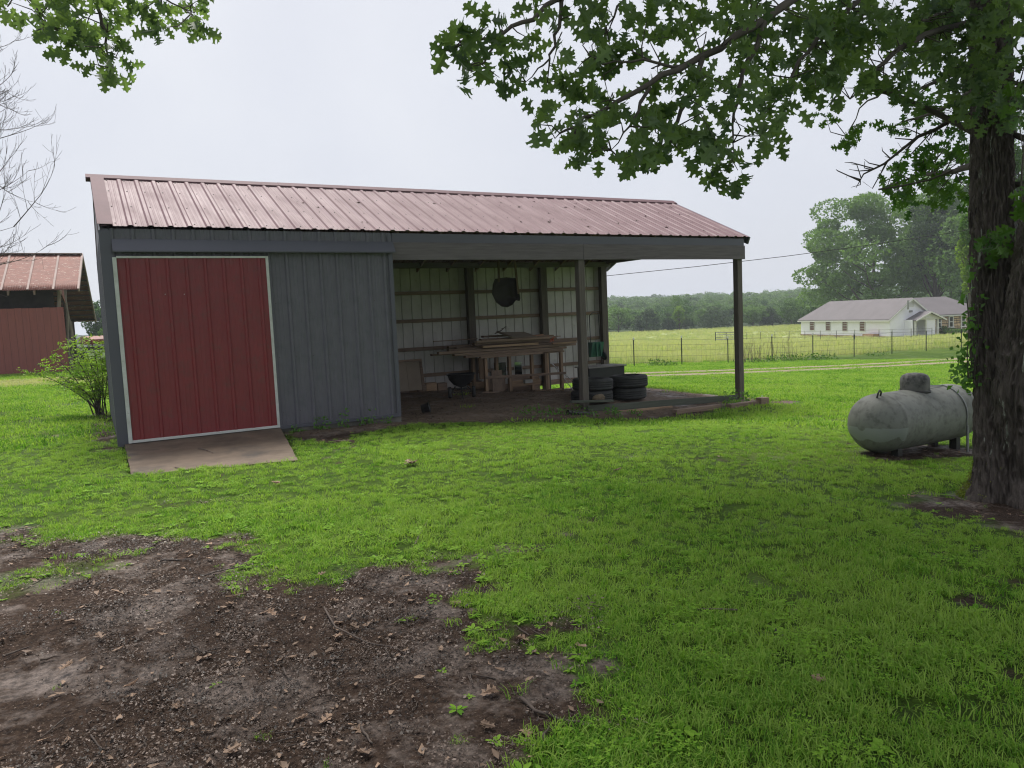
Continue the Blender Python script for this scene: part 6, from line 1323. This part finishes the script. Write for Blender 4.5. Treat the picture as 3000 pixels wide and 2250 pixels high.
# ------------------------------------------------------------------ shrub beside the shed
sb = np.array([.02, 16.9, tz(.02, 16.9)]); shrub = empty('shrub', tuple(sb), cat='shrub', label='bright yellow-green leafy shrub at the back corner of the shed'); bpy.context.view_layer.update()
sr_ = np.random.default_rng(81); m = MB(); LC = []; LD = []
for (u, v) in ((75,1085),(110,1070),(150,1040),(160,1100),(190,1010),(200,1070),(215,1130),(235,995),(250,1050),(262,985),(270,1100),(285,1005),(300,1050),(180,1125),(240,1150),(285,1140),(310,1000),(215,1000)):
    tip = atY(u, v, 16.9+sr_.uniform(-.7,.5)); a = sb + sr_.normal(size=3)*[.05,.05,0]; q1_ = a + (tip-a)*.45 + np.array([.12,0,.22]); pts_ = [np.array((1-t)**2*a + 2*t*(1-t)*q1_ + t*t*tip) for t in np.linspace(0, 1, 9)]; m.tube(pts_, [.014*(1-.8*i/8) for i in range(9)], 5, caps=False)
    for k in range(32):
        t = sr_.uniform(.45, 1.03); c = (1-t)**2*a + 2*t*(1-t)*q1_ + t*t*tip; e = sr_.normal(size=3)*[1,1,.25]; e /= np.linalg.norm(e); ln = sr_.uniform(.08,.30); m.tube([c, c+e*ln], [.004,.002], 3, caps=False)
        for s in np.linspace(.25, 1.05, 5): LC.append(c+e*ln*s + sr_.normal(size=3)*.015); LD.append(e)
under(m.build('stems', MT['bark_far']), shrub); o = leaf_obj('foliage', np.array(LC), .056*sr_.uniform(.7,1.3,len(LC)), MT['leaf_shrub'], sr_, None, dirs=np.array(LD), up=1.0, aspect=.5); under(o, shrub)
# ivy on the oak
iv = np.random.default_rng(91); C_ = []; m = MB()
for _ in range(16):
    u = iv.uniform(2838, 2864); v = 1110.; pts_ = []
    while v > iv.uniform(770, 1000): pts_.append(atD(u+iv.uniform(-6,8), v, 7.08+iv.uniform(-.05,.05))); v -= 40; u += iv.uniform(-5,7)
    if len(pts_) > 2: m.tube(pts_, .005, 4, caps=False)
    for p in pts_:
        for _ in range(2): C_.append(p + iv.normal(size=3)*[.06,.06,.05] - CR*abs(iv.normal())*.04)
for (u, v, n) in ((2800,1100,18),(2815,1060,18),(2825,1125,20),(2845,800,12),(2850,760,10)):
    for _ in range(n): C_.append(atD(u+iv.normal()*12, v+iv.normal()*14, 7.05+iv.normal()*.06))
ivy = empty('ivy', tuple(OB+[-.3,.1,0]), cat='ivy', label='green ivy climbing the shaded edge of the oak trunk above the tank'); bpy.context.view_layer.update()
under(m.build('vines', MT['bark_far']), ivy); o = leaf_obj('ivy_leaves', np.array(C_), .055*iv.uniform(.6,1.3,len(C_)), MT['leaf_ivy'], iv, None, aspect=.8, kind='stuff'); under(o, ivy)
# weeds: at the wall foot, among timbers, at the fence
wd = np.random.default_rng(95); C_ = []; sz_ = []
def weed_patch(x, y, r, h, n, s):
    for _ in range(n): a = wd.uniform(0, 6.283); q_ = r*math.sqrt(wd.random()); px_, py_ = x+q_*math.cos(a), y+q_*math.sin(a); C_.append((px_, py_, tz0(px_, py_)+wd.random()**1.5*h+.01)); sz_.append(s*wd.uniform(.6,1.3))
_c0 = {}
def tz0(x, y):
    k = (round(x, 1), round(y, 1))
    if k not in _c0: _c0[k] = tz(*k)
    return _c0[k]
for x, r, h, n in ((2.7,.1,.12,30),(3.1,.14,.2,60),(3.45,.1,.3,40),(3.8,.12,.14,40),(3.95,.08,.28,25),(4.2,.1,.1,25)): weed_patch(x, 11.93, r, h, n, .05)
for x, y, r, h, n in ((8.7,11.75,.2,.12,60),(9.2,11.72,.15,.1,40),(11.9,11.75,.22,.28,90),(12.3,11.85,.12,.2,40),(12.75,11.9,.15,.1,40),(7.2,12.0,.5,.12,120),(8.0,11.9,.4,.1,90)): weed_patch(x, y, r, h, n, .055)
leaf_obj('ground_weeds', np.array(C_), np.array(sz_), MT['leaf_ivy'], wd, None, kind='stuff', label='low leafy weeds along the wall foot and round the timbers', aspect=.7, up=.6)
C_ = []; sz_ = []
for u, r, h, n in ((1700,.5,.3,60),(1930,.8,.3,150),(2210,1.2,.25,160),(2290,1.2,.3,190),(2340,1.0,.35,160),(2400,.8,.3,120),(2560,.6,.25,60)): x = atY(u, 1060, FY)[0]; weed_patch(x, FY-.2, r, h, n, .12)
leaf_obj('fence_weeds', np.array(C_), np.array(sz_), MT['leaf_lit'], wd, None, kind='stuff', label='green weeds grown up at the foot of the wire fence', aspect=.6, up=.6)
m = MB()
for u, n in ((1670,3),(1935,2),(2190,16),(2215,14),(2240,8),(2285,10),(2325,10),(2410,3)):
    for _ in range(n):
        x = atY(u+wd.uniform(-22,22), 1060, FY)[0]; g = tz0(x, FY); h = wd.uniform(.5, 1.35); lx = wd.uniform(-.25,.35); p = [(x+lx*t*t, FY+wd.uniform(-.05,.05), g+h*t) for t in (0,.35,.7,1)]; m.tube(p, [.009,.008,.006,.003], 4, caps=False)
        for _ in range(3): t = wd.uniform(.5,1); m.tube([(x+lx*t*t, FY, g+h*t), (x+lx*t*t+wd.uniform(-.12,.12), FY, g+h*t+wd.uniform(.05,.18))], [.005,.002], 3, caps=False)
m.build('dry_stalks', mat('dry_stalk', (.26,.21,.15), (.18,.14,.10), rough=.9), kind='stuff', label='dry weed stalks standing along the wire fence')

# ------------------------------------------------------------------ single fallen leaves and sticks on the mud
lr = np.random.default_rng(101); dmesh = []
for k in range(4):
    v, f = oak_leaf(1.0, fold=.35, droop=-.18+.12*k, rng=lr, wid=.85+.1*k); v[:,2] += .10*np.sin(v[:,0]*5+k) + .08; me = bpy.data.meshes.new('dead_leaf'); me.from_pydata(v.tolist(), [], f); me.update(); me.materials.append(MT['dead']); dmesh.append(me)
spots = [(680,1770),(640,1800),(790,1790),(815,1805),(980,1880),(1010,1830),(1080,1830),(1060,1845),(925,1690),(1190,1745),(1180,1685),(1395,2040),(1420,2150),(1460,2140),(1050,2195),(1060,2155),(330,2010),(350,2030),(520,2060),(490,2075),(170,1980),(860,2120),(930,2130),(1560,1880),(1360,1775),(300,1880),(90,1850),(1520,2135),(2430,2005),(720,2180),(1000,1760),(610,1755)]
for i, (u, v) in enumerate(spots):
    P_ = on_ground(u, v); o = link('dead_leaf', dmesh[i % 4], None, cat='leaf', group='dead oak leaves fallen on the ground', label='curled brown dead oak leaf lying on the muddy ground'); s = lr.uniform(.05,.085); o.location = (P_[0], P_[1], P_[2]+.004); o.scale = (s, s, s); o.rotation_euler = (lr.uniform(-.3,.3), lr.uniform(-.3,.3), lr.uniform(0,6.28))
for (u, v, s) in ((1240,1362,.16),(1195,1360,.13),(1832,1385,.12),(790,1430,.10)):
    P_ = on_ground(u, v); o = link('dead_leaf', dmesh[1], None, cat='leaf', group='pale dead leaves on the lawn', label='pale dead leaf lying on the green lawn before the shed'); o.location = (P_[0], P_[1], P_[2]+.05); o.scale = (s,)*3; o.rotation_euler = (.3, .2, lr.uniform(0,6.28))
def stick(us, r, lab, grp=None, m_=None, z=.012):
    P_ = [on_ground(*p) + [0,0,z] for p in us]; Q_ = []
    for a, b in zip(P_[:-1], P_[1:]): Q_ += [a+(b-a)*t + lr.normal(size=3)*[.004,.004,.002] for t in (0,.33,.66)]
    Q_.append(P_[-1]); return MB().tube(Q_, [r*(1-.6*i/(len(Q_)-1)) for i in range(len(Q_))], 6).build('stick', m_ or MT['twig'], cat='stick', group=grp, label=lab)
stick([(948,1785),(985,1845),(1080,1890),(1160,1905),(1225,1950)], .006, 'long thin bent twig crossing the middle of the mud')
stick([(1525,2052),(1570,2090),(1640,2115),(1740,2130)], .009, 'dark bent stick where mud meets the grass near the bottom edge')
for us in ([(1050,2125),(1065,2150),(1090,2185)], [(1590,2175),(1610,2135)], [(560,1890),(590,1915),(630,1915)], [(830,1965),(860,2010)], [(470,1645),(570,1645)], [(600,1690),(680,1670),(770,1652)], [(665,1755),(720,1743)], [(10,1930),(90,1900)], [(120,1940),(175,1928)], [(265,2160),(290,2190),(315,2205)], [(1380,1980),(1385,2010)], [(640,1688),(560,1690)], [(1420,1855),(1470,1850)], [(2160,1790),(1940,1790)], [(1215,1600),(1255,1525)], [(320,1780),(250,1785)]):
    stick(us, lr.uniform(.004,.009), 'short broken twig lying on the muddy ground', 'broken twigs on the ground', MT['twig'] if us[0][0] != 665 else MT['wood_pale'])
for us in ([(580,1315),(625,1325)], [(512,1362),(540,1370)]):
    A_, B_ = [Vector(Z3) for Z3 in (atZ(*us[0], .05), atZ(*us[1], .05))]
    for q_ in (A_, B_): q_.z = rz(q_.x, q_.y)+.012
    MB().tube([A_, (A_+B_)/2+Vector((0,.03,.005)), B_], [.006,.006,.003], 6).build('stick', MT['twig'], cat='stick', group='twigs on the concrete ramp', label='small curved twig lying on the concrete ramp')
# leaf scraps on the metal roof
rl = np.random.default_rng(111); C_ = []
for _ in range(170):
    x = rl.uniform(1, 12.5)**1.0; 
    if rl.random() > (x/12.5)**1.5: continue
    f = rl.uniform(.05,.95); p = np.array([x, YF-.05, Z_EAVE]) + np.array(sl)*SL*f + np.array(nrm)*.012; 
    for _ in range(int(rl.integers(1, 5))): C_.append(p + rl.normal(size=3)*[.05,.02,.004])
C_ = np.array(C_); leaf_obj('roof_leaf_scraps', C_, .06*rl.uniform(.5,1.4,len(C_)), mat('dry_scrap', (.10,.055,.04), (.05,.03,.025), rough=.9), rl, None, kind='stuff', label='dry leaf scraps scattered over the metal roof', dirs=np.tile([1.,.6,.3], (len(C_),1)), up=2, aspect=.45)

# ------------------------------------------------------------------ damp air
HAZE = 0.0006
hz = MB().box((-2900,-2900,-14), (2900,2900,26)).build('haze', None, kind='stuff', label='pale damp haze over the whole farm')
hm = bpy.data.materials.new('haze'); hm.use_nodes = True; hm.node_tree.nodes.clear(); ho = hm.node_tree.nodes.new('ShaderNodeOutputMaterial'); hv = hm.node_tree.nodes.new('ShaderNodeVolumePrincipled')
hv.inputs['Color'].default_value = (.86,.92,1.0,1); hv.inputs['Density'].default_value = HAZE; hv.inputs['Anisotropy'].default_value = .3; hm.node_tree.links.new(hv.outputs[0], ho.inputs['Volume']); hz.data.materials.append(hm)
